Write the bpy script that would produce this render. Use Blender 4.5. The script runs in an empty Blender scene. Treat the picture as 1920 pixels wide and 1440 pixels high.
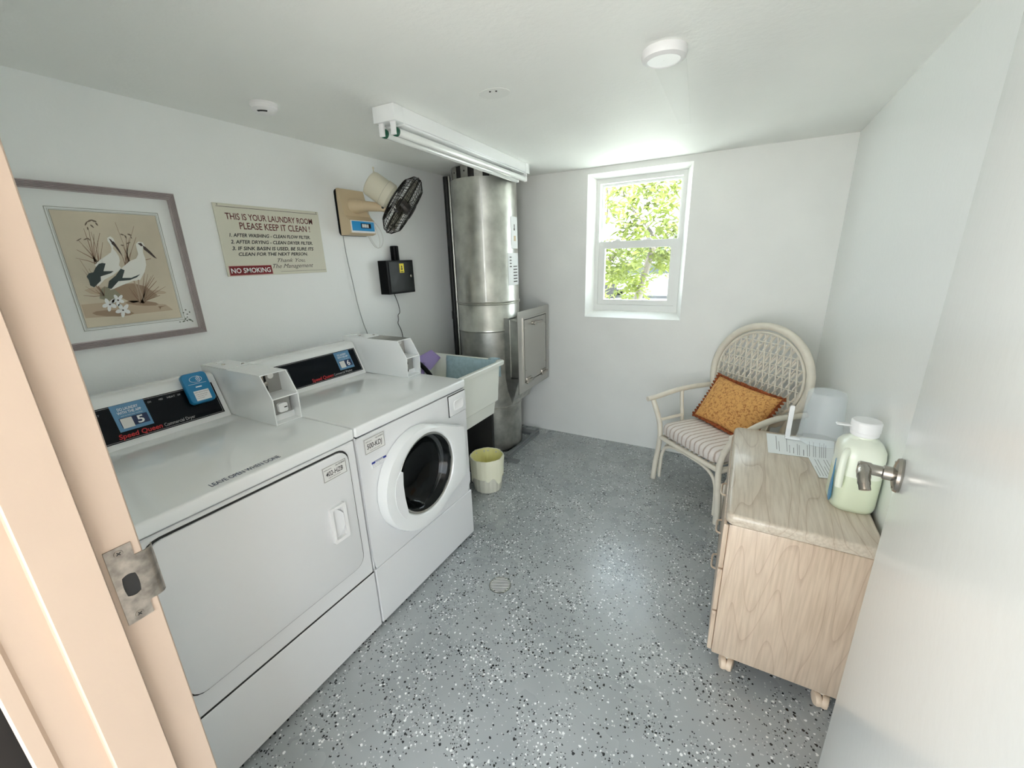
import bpy, bmesh, math, random
from mathutils import Vector, Matrix
from mathutils.geometry import tessellate_polygon
random.seed(7)
sc = bpy.context.scene
C = sc.collection
PI = math.pi

# ------------------------------------------------------------------ camera, sky, sun, exposure
cam_d = bpy.data.cameras.new('camera'); cam = bpy.data.objects.new('camera', cam_d); C.objects.link(cam)
cam_d.sensor_width = 36; cam_d.lens = 36*770.54/1920; cam_d.clip_start = .02
yaw, pitch, roll = .5125, -.2945, -.03
fw = Vector((-math.sin(yaw)*math.cos(pitch), math.cos(yaw)*math.cos(pitch), math.sin(pitch)))
rt = Vector((math.cos(yaw), math.sin(yaw), 0)); up = rt.cross(fw)
r2 = rt*math.cos(roll)+up*math.sin(roll); u2 = up*math.cos(roll)-rt*math.sin(roll)
cm = Matrix((r2, u2, -fw)).transposed().to_4x4(); cm.translation = Vector((2.0329, -.1936, 1.4575))
cam.matrix_world = cm; sc.camera = cam

sc.view_settings.view_transform = 'Standard'; sc.view_settings.look = 'None'
sc.view_settings.gamma = 1; sc.view_settings.use_curve_mapping = False
sc.view_settings.exposure = 1.7
sc.cycles.use_denoising = True
sc.cycles.max_bounces = 12; sc.cycles.diffuse_bounces = 8; sc.cycles.glossy_bounces = 4
sc.cycles.transmission_bounces = 8; sc.cycles.transparent_max_bounces = 12
sc.cycles.sample_clamp_indirect = 6; sc.cycles.caustics_reflective = False; sc.cycles.caustics_refractive = False

w = bpy.data.worlds.new('sky'); sc.world = w; w.use_nodes = True
nt = w.node_tree; nt.nodes.clear()
wo = nt.nodes.new('ShaderNodeOutputWorld'); wb = nt.nodes.new('ShaderNodeBackground')
tc = nt.nodes.new('ShaderNodeTexCoord'); sp = nt.nodes.new('ShaderNodeSeparateXYZ'); cr = nt.nodes.new('ShaderNodeValToRGB')
nt.links.new(tc.outputs['Generated'], sp.inputs[0]); nt.links.new(sp.outputs['Z'], cr.inputs[0])
cr.color_ramp.elements[0].position = 0.0; cr.color_ramp.elements[0].color = (.89, .955, 1, 1)
cr.color_ramp.elements[1].position = .8; cr.color_ramp.elements[1].color = (.78, .89, 1, 1)
nt.links.new(cr.outputs[0], wb.inputs[0]); wb.inputs[1].default_value = 2.2
nt.links.new(wb.outputs[0], wo.inputs[0])

sd = bpy.data.lights.new('sun', 'SUN'); so = bpy.data.objects.new('sun', sd); C.objects.link(so)
sd.energy = 8; sd.angle = .02; sd.color = (1, .97, .93)
so.rotation_euler = Vector((.25, -.28, .92)).to_track_quat('Z', 'Y').to_euler()
def portal(name, loc, sx, sz, ry):
    d = bpy.data.lights.new(name, 'AREA'); d.shape = 'RECTANGLE'; d.size = sx; d.size_y = sz; d.cycles.is_portal = True
    o = bpy.data.objects.new(name, d); C.objects.link(o); o.location = loc; o.rotation_euler = (PI/2*ry, 0, 0)
portal('window_portal', (1.31, 3.06, 1.53), .6, .95, -1)      # faces the room
portal('doorway_portal', (1.735, -.2, 1.02), .95, 2.03, 1)

# ------------------------------------------------------------------ materials
MATS = {}
def srgb(r, g, b):
    f = lambda c: (c/255/12.92 if c/255 <= .04045 else ((c/255+.055)/1.055)**2.4)
    return (f(r), f(g), f(b), 1)
def mat(name, col, rough=.5, metal=0, bump=0, bscale=200, coat=0, trans=0, ior=1.45, emit=0, var=0, vscale=6, spec=.5):
    if name in MATS: return MATS[name]
    m = bpy.data.materials.new(name); m.use_nodes = True; n = m.node_tree; b = n.nodes['Principled BSDF']
    col = col if len(col) == 4 else (*col, 1)
    b.inputs['Base Color'].default_value = col; b.inputs['Roughness'].default_value = rough
    b.inputs['Metallic'].default_value = metal; b.inputs['Specular IOR Level'].default_value = spec; b.inputs['Coat Weight'].default_value = coat
    b.inputs['Transmission Weight'].default_value = trans; b.inputs['IOR'].default_value = ior
    if emit: b.inputs['Emission Color'].default_value = col; b.inputs['Emission Strength'].default_value = emit
    if bump or var:
        t = n.nodes.new('ShaderNodeTexCoord')
    if bump:
        x = n.nodes.new('ShaderNodeTexNoise'); x.inputs['Scale'].default_value = bscale; x.inputs['Detail'].default_value = 3
        bp = n.nodes.new('ShaderNodeBump'); bp.inputs['Strength'].default_value = bump; bp.inputs['Distance'].default_value = .002
        n.links.new(t.outputs['Object'], x.inputs['Vector']); n.links.new(x.outputs[0], bp.inputs['Height']); n.links.new(bp.outputs[0], b.inputs['Normal'])
    if var:
        y = n.nodes.new('ShaderNodeTexNoise'); y.inputs['Scale'].default_value = vscale; y.inputs['Detail'].default_value = 5
        r = n.nodes.new('ShaderNodeValToRGB'); r.color_ramp.elements[0].position = .3; r.color_ramp.elements[1].position = .7
        r.color_ramp.elements[0].color = tuple(c*(1-var) for c in col[:3])+(1,); r.color_ramp.elements[1].color = tuple(min(1, c*(1+var)) for c in col[:3])+(1,)
        n.links.new(t.outputs['Object'], y.inputs['Vector']); n.links.new(y.outputs[0], r.inputs[0]); n.links.new(r.outputs[0], b.inputs['Base Color'])
    MATS[name] = m; return m
def nodes(m): return m.node_tree.nodes, m.node_tree.links

m_wall = mat('painted wall', (.86, .88, .875), .42, bump=.25, bscale=90, var=.012, vscale=3)
m_wallfar = mat('painted far wall', (.865, .87, .845), .5, bump=.3, bscale=70, var=.02, vscale=4)
m_wallgloss = mat('glossy wall paint', (.85, .875, .865), .22, bump=.15, bscale=60)
m_ceil = mat('ceiling paint', (.875, .89, .86), .55, bump=.5, bscale=60, var=.015, vscale=3)
m_door = mat('semi gloss door paint', (.81, .83, .82), .2, bump=.1, bscale=40)
m_frame = mat('door frame with painted warm light', (.53, .42, .335), .4, bump=.2, bscale=50, var=.02)  # white steel frame; the warm light falling on it is put into this colour
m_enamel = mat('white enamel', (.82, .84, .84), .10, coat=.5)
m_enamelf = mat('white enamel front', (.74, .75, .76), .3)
m_plast = mat('white plastic', (.83, .83, .83), .35)
m_vinyl = mat('window vinyl', (.82, .83, .81), .35)
m_blackgl = mat('black console gloss', (.004, .006, .009), .12, spec=.15)
m_black = mat('black paint', (.0015, .0018, .002), .4, spec=.15)
m_blackgr = mat('dark green black', (.003, .0055, .005), .3, spec=.2)
m_dark = mat('dark rubber', (.02, .02, .02), .7)
m_gap = mat('dark gap', (.03, .03, .03), .9)
m_red = mat('red print', srgb(190, 45, 50), .5)
m_white = mat('white print', (.85, .86, .86), .5)
m_grayp = mat('grey print', (.45, .46, .47), .5)
m_navy = mat('navy print', srgb(22, 40, 78), .45)
m_stick = mat('blue sticker', srgb(92, 140, 178), .45)
m_reader = mat('blue plastic', srgb(28, 122, 172), .35)
m_chrome = mat('satin steel', (.42, .39, .35), .25, metal=1)
m_stain = mat('stainless', (.50, .49, .46), .3, metal=1, bump=.08, bscale=300)
m_galv = mat('galvanised steel', (.62, .62, .57), .34, metal=1, var=.22, vscale=9)
m_galvd = mat('galvanised steel dull', (.46, .46, .43), .42, metal=1, var=.25, vscale=14)
m_worn = mat('worn nickel', (.45, .40, .35), .38, metal=1, var=.35, vscale=60)
m_pipe = mat('dark iron pipe', (.012, .013, .012), .5, var=.3, vscale=15)
m_beige = mat('beige plastic', srgb(205, 186, 154), .45)
m_cream = mat('cream plastic', srgb(214, 209, 190), .4)
m_fanblue = mat('blue panel', srgb(20, 150, 215), .3)
m_wire = mat('black wire', (.006, .005, .004), .4, spec=.3)
m_blade = mat('smoked hub', (.05, .045, .04), .3)
m_sink = mat('sink plastic', (.74, .76, .70), .3)
m_cloth = mat('grey blue cloth', srgb(158, 182, 190), .9, bump=.5, bscale=120, var=.12, vscale=40)
m_purple = mat('purple plastic', srgb(138, 118, 172), .45)
m_green = mat('green lamp end', srgb(10, 80, 55), .35)
m_tube = mat('fluorescent glass', (.80, .82, .80), .12, coat=.5)
m_rattan = mat('white washed rattan', srgb(228, 221, 206), .45, bump=.15, bscale=40, var=.05, vscale=20)
m_liner = mat('cream bag', srgb(240, 238, 214), .4, bump=.6, bscale=25)
m_linerin = mat('yellow bag inside', srgb(238, 234, 170), .4, bump=.5, bscale=30)
m_pbase = mat('cream bucket plastic', srgb(222, 220, 205), .4)
m_signbg = mat('sign board', srgb(212, 210, 194), .45)
m_maroon = mat('maroon print', srgb(118, 20, 28), .45)
m_signred = mat('dark red lettering', srgb(96, 34, 30), .5)
m_ink = mat('black ink', (.01, .01, .012), .5)
m_soft = mat('grey ink', (.10, .09, .085), .5)
m_frmauve = mat('mauve picture frame', srgb(178, 168, 168), .4, var=.08, vscale=30)
m_mat = mat('mat board', (.78, .80, .79), .6)
m_print = mat('print paper', srgb(204, 194, 174), .6, var=.10, vscale=5)
m_label = mat('silver label', (.74, .74, .72), .35)
m_yellow = mat('yellow sticker', srgb(235, 215, 50), .4)
m_paper = mat('paper', (.84, .86, .86), .6)
m_leaf = mat('leaf', (.18, .215, .050), .45, var=.5, vscale=2.5)
m_bark = mat('bark', (.17, .15, .13), .8, var=.2, vscale=8)
m_hedge = mat('hedge leaf', (.09, .125, .055), .6, var=.4, vscale=2)
m_asph = mat('asphalt', (.6, .6, .6), .9)
m_lawn = mat('pale gravel', (.78, .79, .74), .9, var=.1, vscale=1)
m_car = mat('white car paint', (.24, .25, .27), .15, coat=1)
m_carg = mat('car glass', (.03, .04, .05), .05)
m_terra = mat('walkway tiles', (.50, .46, .42), .7, var=.1, vscale=3)
m_stucco = mat('stucco', (.52, .50, .47), .8)
m_jug = mat('milky plastic', (.80, .84, .72), .3, coat=.3)
m_bottleblue = mat('blue label', srgb(30, 130, 180), .3)

def leafy(m):
    n, l = nodes(m); b = n['Principled BSDF']; o = n['Material Output']
    tr = n.new('ShaderNodeBsdfTranslucent'); mx = n.new('ShaderNodeMixShader'); mx.inputs[0].default_value = .45
    src = b.inputs['Base Color'].links[0].from_socket; l.new(src, tr.inputs[0])
    l.new(b.outputs[0], mx.inputs[1]); l.new(tr.outputs[0], mx.inputs[2]); l.new(mx.outputs[0], o.inputs[0])
leafy(m_leaf); leafy(m_hedge)
# window glass: thin pane, mostly see-through, glossy
m_glass = bpy.data.materials.new('window glass'); m_glass.use_nodes = True
n, l = nodes(m_glass); n.clear(); o_ = n.new('ShaderNodeOutputMaterial'); a_ = n.new('ShaderNodeBsdfTransparent'); g_ = n.new('ShaderNodeBsdfGlossy'); mx = n.new('ShaderNodeMixShader')
a_.inputs[0].default_value = (.95, .97, .96, 1); g_.inputs['Roughness'].default_value = .03; mx.inputs[0].default_value = .06
l.new(a_.outputs[0], mx.inputs[1]); l.new(g_.outputs[0], mx.inputs[2]); l.new(mx.outputs[0], o_.inputs[0])
# translucent plastic of the upturned tub
m_clear = bpy.data.materials.new('clear plastic'); m_clear.use_nodes = True
n, l = nodes(m_clear); b_ = n['Principled BSDF']; b_.inputs['Base Color'].default_value = (.88, .93, .96, 1); b_.inputs['Roughness'].default_value = .25
a_ = n.new('ShaderNodeBsdfTransparent'); mx = n.new('ShaderNodeMixShader'); mx.inputs[0].default_value = .20
l.new(a_.outputs[0], mx.inputs[1]); l.new(b_.outputs[0], mx.inputs[2]); l.new(mx.outputs[0], n['Material Output'].inputs[0])
# washer door glass
m_port = bpy.data.materials.new('dark door glass'); m_port.use_nodes = True
n, l = nodes(m_port); b_ = n['Principled BSDF']; b_.inputs['Base Color'].default_value = (.01, .012, .012, 1); b_.inputs['Roughness'].default_value = .04
a_ = n.new('ShaderNodeBsdfTransparent'); a_.inputs[0].default_value = (.5, .52, .52, 1); mx = n.new('ShaderNodeMixShader'); mx.inputs[0].default_value = .45
l.new(a_.outputs[0], mx.inputs[1]); l.new(b_.outputs[0], mx.inputs[2]); l.new(mx.outputs[0], n['Material Output'].inputs[0])

m_smoke = bpy.data.materials.new('smoked clear blade'); m_smoke.use_nodes = True
n, l = nodes(m_smoke); b_ = n['Principled BSDF']; b_.inputs['Base Color'].default_value = (.10, .095, .08, 1); b_.inputs['Roughness'].default_value = .2
a_ = n.new('ShaderNodeBsdfTransparent'); a_.inputs[0].default_value = (.75, .73, .68, 1); mx = n.new('ShaderNodeMixShader'); mx.inputs[0].default_value = .25
l.new(a_.outputs[0], mx.inputs[1]); l.new(b_.outputs[0], mx.inputs[2]); l.new(mx.outputs[0], n['Material Output'].inputs[0])
m_groove = mat('mauve groove', srgb(122, 110, 112), .5)
m_patch = mat('smooth ceiling paint', (.83, .845, .815), .5)
m_greybox = mat('grey enamel', (.30, .30, .285), .4)
m_faint = mat('faint print', (.22, .22, .22), .6)
m_liquid = mat('milky plastic with liquid', (.66, .72, .54), .3, coat=.3)
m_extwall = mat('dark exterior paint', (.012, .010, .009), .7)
m_peach = mat('peach bounce wall', (.70, .64, .59), .8)  # colour of the added wall that throws warm light on the door frame

# floor: grey epoxy with black and white flakes thrown in clusters
m_floor = bpy.data.materials.new('flaked epoxy floor'); m_floor.use_nodes = True
n, l = nodes(m_floor); b = n['Principled BSDF']; t = n.new('ShaderNodeTexCoord')
def noise(scale, det=3):
    x = n.new('ShaderNodeTexNoise'); x.inputs['Scale'].default_value = scale; x.inputs['Detail'].default_value = det; l.new(t.outputs['Object'], x.inputs['Vector']); return x
def ramp(src, p0, p1, c0=(0, 0, 0, 1), c1=(1, 1, 1, 1)):
    r = n.new('ShaderNodeValToRGB'); r.color_ramp.elements[0].position = p0; r.color_ramp.elements[1].position = p1
    r.color_ramp.elements[0].color = c0; r.color_ramp.elements[1].color = c1; l.new(src, r.inputs[0]); return r
def math_(op, a, b2):
    x = n.new('ShaderNodeMath'); x.operation = op
    for i, s in enumerate((a, b2)):
        if isinstance(s, (int, float)): x.inputs[i].default_value = s
        else: l.new(s, x.inputs[i])
    return x.outputs[0]
def mixc(f, a, b2):
    x = n.new('ShaderNodeMix'); x.data_type = 'RGBA'
    l.new(f, x.inputs[0])
    for i, s in ((6, a), (7, b2)):
        if isinstance(s, tuple): x.inputs[i].default_value = s
        else: l.new(s, x.inputs[i])
    return x.outputs[2]
base = ramp(noise(2.5).outputs[0], .35, .65, (.335, .36, .37, 1), (.40, .425, .435, 1)).outputs[0]
big = noise(7, 2).outputs[0]
def flakes(scale, rad, lo, hi, off):
    mp = n.new('ShaderNodeMapping'); mp.inputs['Location'].default_value = (off, off*.7, 0); l.new(t.outputs['Object'], mp.inputs['Vector'])
    nz = n.new('ShaderNodeTexNoise'); nz.inputs['Scale'].default_value = scale*1.6; l.new(mp.outputs[0], nz.inputs['Vector'])
    vm = n.new('ShaderNodeVectorMath'); vm.operation = 'SCALE'; vm.inputs[3].default_value = .006; l.new(nz.outputs['Color'], vm.inputs[0])
    va = n.new('ShaderNodeVectorMath'); va.operation = 'ADD'; l.new(mp.outputs[0], va.inputs[0]); l.new(vm.outputs[0], va.inputs[1])
    v = n.new('ShaderNodeTexVoronoi'); v.voronoi_dimensions = '2D'; v.inputs['Scale'].default_value = scale; l.new(va.outputs[0], v.inputs['Vector'])
    s = n.new('ShaderNodeSeparateColor'); l.new(v.outputs['Color'], s.inputs[0])
    near = math_('LESS_THAN', v.outputs['Distance'], math_('ADD', rad*.55, math_('MULTIPLY', s.outputs[1], rad*.7)))
    th = math_('ADD', lo, math_('MULTIPLY', ramp(big, .42, .62).outputs[0], hi-lo))
    pick = math_('LESS_THAN', s.outputs[0], th)
    return math_('MULTIPLY', near, pick), s.outputs[2]
fm, rnd = flakes(100, .38, .06, .27, 0)
fm2, rnd2 = flakes(170, .38, .07, .25, 3.3)
kind = math_('GREATER_THAN', rnd, .46); kind2 = math_('GREATER_THAN', rnd2, .5)
fc = mixc(kind, (.006, .007, .008, 1), (.88, .90, .90, 1)); fc2 = mixc(kind2, (.03, .03, .03, 1), (.62, .64, .64, 1))
l.new(mixc(fm, mixc(fm2, base, fc2), fc), b.inputs['Base Color'])
rr = ramp(noise(4, 4).outputs[0], .3, .7, (.20, .20, .20, 1), (.36, .36, .36, 1)); l.new(rr.outputs[0], b.inputs['Roughness'])
bp = n.new('ShaderNodeBump'); bp.inputs['Strength'].default_value = .25; bp.inputs['Distance'].default_value = .003; l.new(noise(28, 4).outputs[0], bp.inputs['Height']); l.new(bp.outputs[0], b.inputs['Normal'])
b.inputs['Coat Weight'].default_value = .25; b.inputs['Coat Roughness'].default_value = .2

# pickled oak: grain runs along one axis
def wood(name, axis, c0, c1, c2, seed):
    m = bpy.data.materials.new(name); m.use_nodes = True
    n = m.node_tree.nodes; l = m.node_tree.links; b = n['Principled BSDF']
    t = n.new('ShaderNodeTexCoord'); mp = n.new('ShaderNodeMapping'); l.new(t.outputs['Object'], mp.inputs['Vector'])
    s = [5.0, 5.0, 5.0]; s[axis] = .75; mp.inputs['Scale'].default_value = s; mp.inputs['Location'].default_value = (seed, seed*.6, seed*.3)
    nz = n.new('ShaderNodeTexNoise'); nz.inputs['Scale'].default_value = .9; nz.inputs['Detail'].default_value = 2; nz.inputs['Roughness'].default_value = .4; l.new(mp.outputs[0], nz.inputs['Vector'])
    mu = n.new('ShaderNodeMath'); mu.operation = 'MULTIPLY'; mu.inputs[1].default_value = 17; l.new(nz.outputs[0], mu.inputs[0])
    fr = n.new('ShaderNodeMath'); fr.operation = 'FRACT'; l.new(mu.outputs[0], fr.inputs[0])
    r = n.new('ShaderNodeValToRGB'); r.color_ramp.elements[0].position = 0; r.color_ramp.elements[0].color = c2
    e = r.color_ramp.elements.new(.12); e.color = c1; e = r.color_ramp.elements.new(.4); e.color = c0
    r.color_ramp.elements[-1].position = 1; r.color_ramp.elements[-1].color = c1; l.new(fr.outputs[0], r.inputs[0])
    f2 = n.new('ShaderNodeTexNoise'); f2.inputs['Scale'].default_value = 14; f2.inputs['Detail'].default_value = 4
    mp2 = n.new('ShaderNodeMapping'); s2 = [9.0]*3; s2[axis] = .5; mp2.inputs['Scale'].default_value = s2; l.new(t.outputs['Object'], mp2.inputs['Vector']); l.new(mp2.outputs[0], f2.inputs['Vector'])
    rf = n.new('ShaderNodeValToRGB'); rf.color_ramp.elements[0].position = .35; rf.color_ramp.elements[0].color = (.84, .82, .80, 1); rf.color_ramp.elements[1].position = .6; rf.color_ramp.elements[1].color = (1, 1, 1, 1); l.new(f2.outputs[0], rf.inputs[0])
    mx = n.new('ShaderNodeMix'); mx.data_type = 'RGBA'; mx.blend_type = 'MULTIPLY'; mx.inputs[0].default_value = 1
    l.new(r.outputs[0], mx.inputs[6]); l.new(rf.outputs[0], mx.inputs[7]); l.new(mx.outputs[2], b.inputs['Base Color'])
    b.inputs['Roughness'].default_value = .3; b.inputs['Coat Weight'].default_value = .2
    return m
m_oaktop = wood('pickled oak top', 1, srgb(206, 195, 178), srgb(202, 189, 171), srgb(182, 166, 148), 3.1)
m_oakside = wood('pickled oak side', 2, srgb(210, 190, 168), srgb(206, 185, 163), srgb(190, 167, 146), 1.7)

# striped seat fabric and crackled pillow fabric
def striped():
    m = bpy.data.materials.new('striped fabric'); m.use_nodes = True; n = m.node_tree.nodes; l = m.node_tree.links; b = n['Principled BSDF']
    t = n.new('ShaderNodeTexCoord'); wv = n.new('ShaderNodeTexWave'); wv.bands_direction = 'X'; wv.inputs['Scale'].default_value = 9; wv.inputs['Distortion'].default_value = 1.2; wv.inputs['Detail'].default_value = 3; wv.inputs['Detail Scale'].default_value = 3
    l.new(t.outputs['Object'], wv.inputs['Vector'])
    r = n.new('ShaderNodeValToRGB'); r.color_ramp.elements[0].position = .0; r.color_ramp.elements[0].color = srgb(176, 158, 146)
    e = r.color_ramp.elements.new(.14); e.color = srgb(208, 196, 186); r.color_ramp.elements[-1].position = .35; r.color_ramp.elements[-1].color = srgb(224, 216, 210)
    l.new(wv.outputs[0], r.inputs[0]); l.new(r.outputs[0], b.inputs['Base Color']); b.inputs['Roughness'].default_value = .85
    return m
m_stripe = striped()
def crackled():
    m = bpy.data.materials.new('crackled orange fabric'); m.use_nodes = True; n = m.node_tree.nodes; l = m.node_tree.links; b = n['Principled BSDF']
    t = n.new('ShaderNodeTexCoord'); nz = n.new('ShaderNodeTexNoise'); nz.inputs['Scale'].default_value = 70; nz.inputs['Detail'].default_value = 4; nz.inputs['Distortion'].default_value = 1.2
    l.new(t.outputs['Object'], nz.inputs['Vector'])
    r = n.new('ShaderNodeValToRGB'); r.color_ramp.elements[0].position = .38; r.color_ramp.elements[0].color = srgb(172, 112, 58)
    r.color_ramp.elements[1].position = .5; r.color_ramp.elements[1].color = srgb(218, 164, 96)
    l.new(nz.outputs[0], r.inputs[0]); l.new(r.outputs[0], b.inputs['Base Color']); b.inputs['Roughness'].default_value = .8
    return m
m_pillow = crackled()
m_fringe = mat('rust fringe', srgb(150, 78, 40), .8, bump=.4, bscale=200, var=.3, vscale=60)

# ------------------------------------------------------------------ helpers
BASE = {}
def new(): return bmesh.new()
def link(name, bm, m, parent=None, label=None, smooth=35, local=False):
    """bm is in world metres (or in the thing's own space if local); ONE object"""
    off = Vector((0, 0, 0)) if (local or parent is None) else BASE.get(parent.name, Vector((0, 0, 0)))
    me = bpy.data.meshes.new(name)
    bmesh.ops.recalc_face_normals(bm, faces=bm.faces[:])
    if off.length: bmesh.ops.translate(bm, verts=bm.verts[:], vec=-off)
    bm.to_mesh(me); bm.free()
    for p in me.polygons: p.use_smooth = True
    me.set_sharp_from_angle(angle=math.radians(smooth))
    for k in (m if isinstance(m, (list, tuple)) else [m]): me.materials.append(k)
    o = bpy.data.objects.new(name, me); C.objects.link(o)
    if parent is not None: o.parent = parent; BASE[o.name] = off
    if label: o['label'] = label
    return o
def empty(name, loc, label, cat, group=None, rz=0, kind=None):
    o = bpy.data.objects.new(name, None); C.objects.link(o); o.location = loc; o.rotation_euler = (0, 0, rz); o.empty_display_size = .05
    if label: o['label'] = label
    if cat: o['category'] = cat
    if group: o['group'] = group
    if kind: o['kind'] = kind
    BASE[o.name] = Vector(loc); return o
def single(name, bm, m, label, cat, base, group=None, smooth=35):
    off = Vector(base); bmesh.ops.translate(bm, verts=bm.verts[:], vec=-off)
    o = link(name, bm, m, None, label, smooth); o.location = off; o['category'] = cat; BASE[o.name] = off
    if group: o['group'] = group
    return o
def struct(name, bm, m, smooth=30):
    o = link(name, bm, m, None, None, smooth); o['kind'] = 'structure'; BASE[o.name] = Vector((0, 0, 0)); return o
def box(bm, x0, x1, y0, y1, z0, z1, bev=0, seg=2, M=None):
    n0 = len(bm.verts)
    vs = [bm.verts.new((x, y, z)) for x in (x0, x1) for y in (y0, y1) for z in (z0, z1)]
    idx = [(0, 1, 3, 2), (4, 6, 7, 5), (0, 4, 5, 1), (2, 3, 7, 6), (0, 2, 6, 4), (1, 5, 7, 3)]
    fs = [bm.faces.new([vs[i] for i in q]) for q in idx]
    if bev:
        es = list({e for f in fs for e in f.edges})
        r = bmesh.ops.bevel(bm, geom=es, offset=bev, segments=seg, affect='EDGES', profile=.5)
        vs = list({v for v in r['verts']} | {v for v in vs if v.is_valid})
    if M is not None: bmesh.ops.transform(bm, matrix=M, verts=[v for v in vs if v.is_valid])
    return vs
def prism(bm, pts, vec):
    a = [bm.verts.new(p) for p in pts]; vec = Vector(vec); b = [bm.verts.new(Vector(p)+vec) for p in pts]
    k = len(a); bm.faces.new(a); bm.faces.new(b[::-1])
    for i in range(k): bm.faces.new((a[i], a[(i+1) % k], b[(i+1) % k], b[i]))
def ring(bm, outer, inner, vec):
    """plate with a hole; outer and inner have the same number of points"""
    vec = Vector(vec); k = len(outer)
    A = [bm.verts.new(p) for p in outer]; B = [bm.verts.new(p) for p in inner]
    A2 = [bm.verts.new(Vector(p)+vec) for p in outer]; B2 = [bm.verts.new(Vector(p)+vec) for p in inner]
    for i in range(k):
        j = (i+1) % k
        bm.faces.new((A[i], A[j], B[j], B[i])); bm.faces.new((A2[i], B2[i], B2[j], A2[j]))
        bm.faces.new((A[i], A2[i], A2[j], A[j])); bm.faces.new((B[i], B[j], B2[j], B2[i]))
def loft(bm, rings, cap0=True, cap1=True, closed=True):
    V = [[bm.verts.new(p) for p in r] for r in rings]; k = len(V[0])
    for a, b in zip(V[:-1], V[1:]):
        for i in range(k if closed else k-1): bm.faces.new((a[i], a[(i+1) % k], b[(i+1) % k], b[i]))
    if cap0: bm.faces.new(V[0])
    if cap1: bm.faces.new(V[-1])
def circ(c, r, axis='z', k=32, a0=0):
    out = []
    for i in range(k):
        t = a0+2*PI*i/k; a, b = r*math.cos(t), r*math.sin(t)
        out.append(Vector(c)+Vector({'z': (a, b, 0), 'y': (a, 0, b), 'x': (0, a, b)}[axis]))
    return out
def lathe(bm, prof, c, axis='z', k=32, cap0=True, cap1=True):
    """prof: (radius, offset along axis)"""
    e = {'x': Vector((1, 0, 0)), 'y': Vector((0, 1, 0)), 'z': Vector((0, 0, 1))}[axis]
    loft(bm, [circ(Vector(c)+e*h, max(r, .0004), axis, k) for r, h in prof], cap0, cap1)
def frame_of(d):
    d = Vector(d).normalized(); a = Vector((0, 0, 1)) if abs(d.z) < .9 else Vector((1, 0, 0)); u = d.cross(a).normalized(); return u, d.cross(u), d
def lathe_dir(bm, prof, c, d, k=32, cap0=True, cap1=True):
    u, v, d = frame_of(d)
    loft(bm, [[Vector(c)+d*h+(u*math.cos(2*PI*i/k)+v*math.sin(2*PI*i/k))*max(r, .0004) for i in range(k)] for r, h in prof], cap0, cap1)
def spline(pts, n=6):
    P = [Vector(p) for p in pts]; out = []
    for i in range(len(P)-1):
        a, b, c, d = P[max(i-1, 0)], P[i], P[i+1], P[min(i+2, len(P)-1)]
        for j in range(n):
            t = j/n; out.append(.5*((2*b)+(c-a)*t+(2*a-5*b+4*c-d)*t*t+(3*b-a-3*c+d)*t**3))
    out.append(P[-1]); return out
def tube(bm, pts, r, seg=10, closed=False, cap=True):
    P = [Vector(p) for p in pts]; n = len(P); R = r if isinstance(r, (list, tuple)) else [r]*n
    T = []
    for i in range(n):
        a = P[(i-1) % n] if closed else P[max(i-1, 0)]; b = P[(i+1) % n] if closed else P[min(i+1, n-1)]
        T.append((b-a).normalized())
    u, _, _ = frame_of(T[0]); rings = []
    for i in range(n):
        u = (u-T[i]*u.dot(T[i])).normalized(); v = T[i].cross(u)
        rings.append([P[i]+(u*math.cos(2*PI*k/seg)+v*math.sin(2*PI*k/seg))*R[i] for k in range(seg)])
    if closed:
        V = [[bm.verts.new(p) for p in q] for q in rings]
        # least twist closing
        best = min(range(seg), key=lambda s: sum((V[-1][k].co-V[0][(k+s) % seg].co).length for k in range(seg)))
        for a, b, s in [(V[i], V[i+1], 0) for i in range(n-1)]+[(V[-1], V[0], best)]:
            for k in range(seg): bm.faces.new((a[k], a[(k+1) % seg], b[(k+1+s) % seg], b[(k+s) % seg]))
    else: loft(bm, rings, cap, cap)
def rrect(w, h, r, k=5):
    """rounded rectangle centred on 0, ccw list of (a, b)"""
    out = []
    for cx, cy, a0 in ((w/2-r, h/2-r, 0), (-w/2+r, h/2-r, 90), (-w/2+r, -h/2+r, 180), (w/2-r, -h/2+r, 270)):
        for i in range(k+1): t = math.radians(a0+90*i/k); out.append((cx+r*math.cos(t), cy+r*math.sin(t)))
    return out
class Plane:
    """flat print laid on a surface: origin, right, up; text and shapes lie t in front of it"""
    def __init__(s, O, U, V): s.O, s.U, s.V = Vector(O), Vector(U).normalized(), Vector(V).normalized(); s.N = s.U.cross(s.V)
    def p(s, a, b, t=0): return s.O+s.U*a+s.V*b+s.N*t
LEFTW = Plane((0, 0, 0), (0, 1, 0), (0, 0, 1))
def flat(bm, pl, pts, t, th=.0006): prism(bm, [pl.p(a, b, t) for a, b in pts], pl.N*th)
def rect2(a0, a1, b0, b1): return [(a0, b0), (a1, b0), (a1, b1), (a0, b1)]
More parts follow.
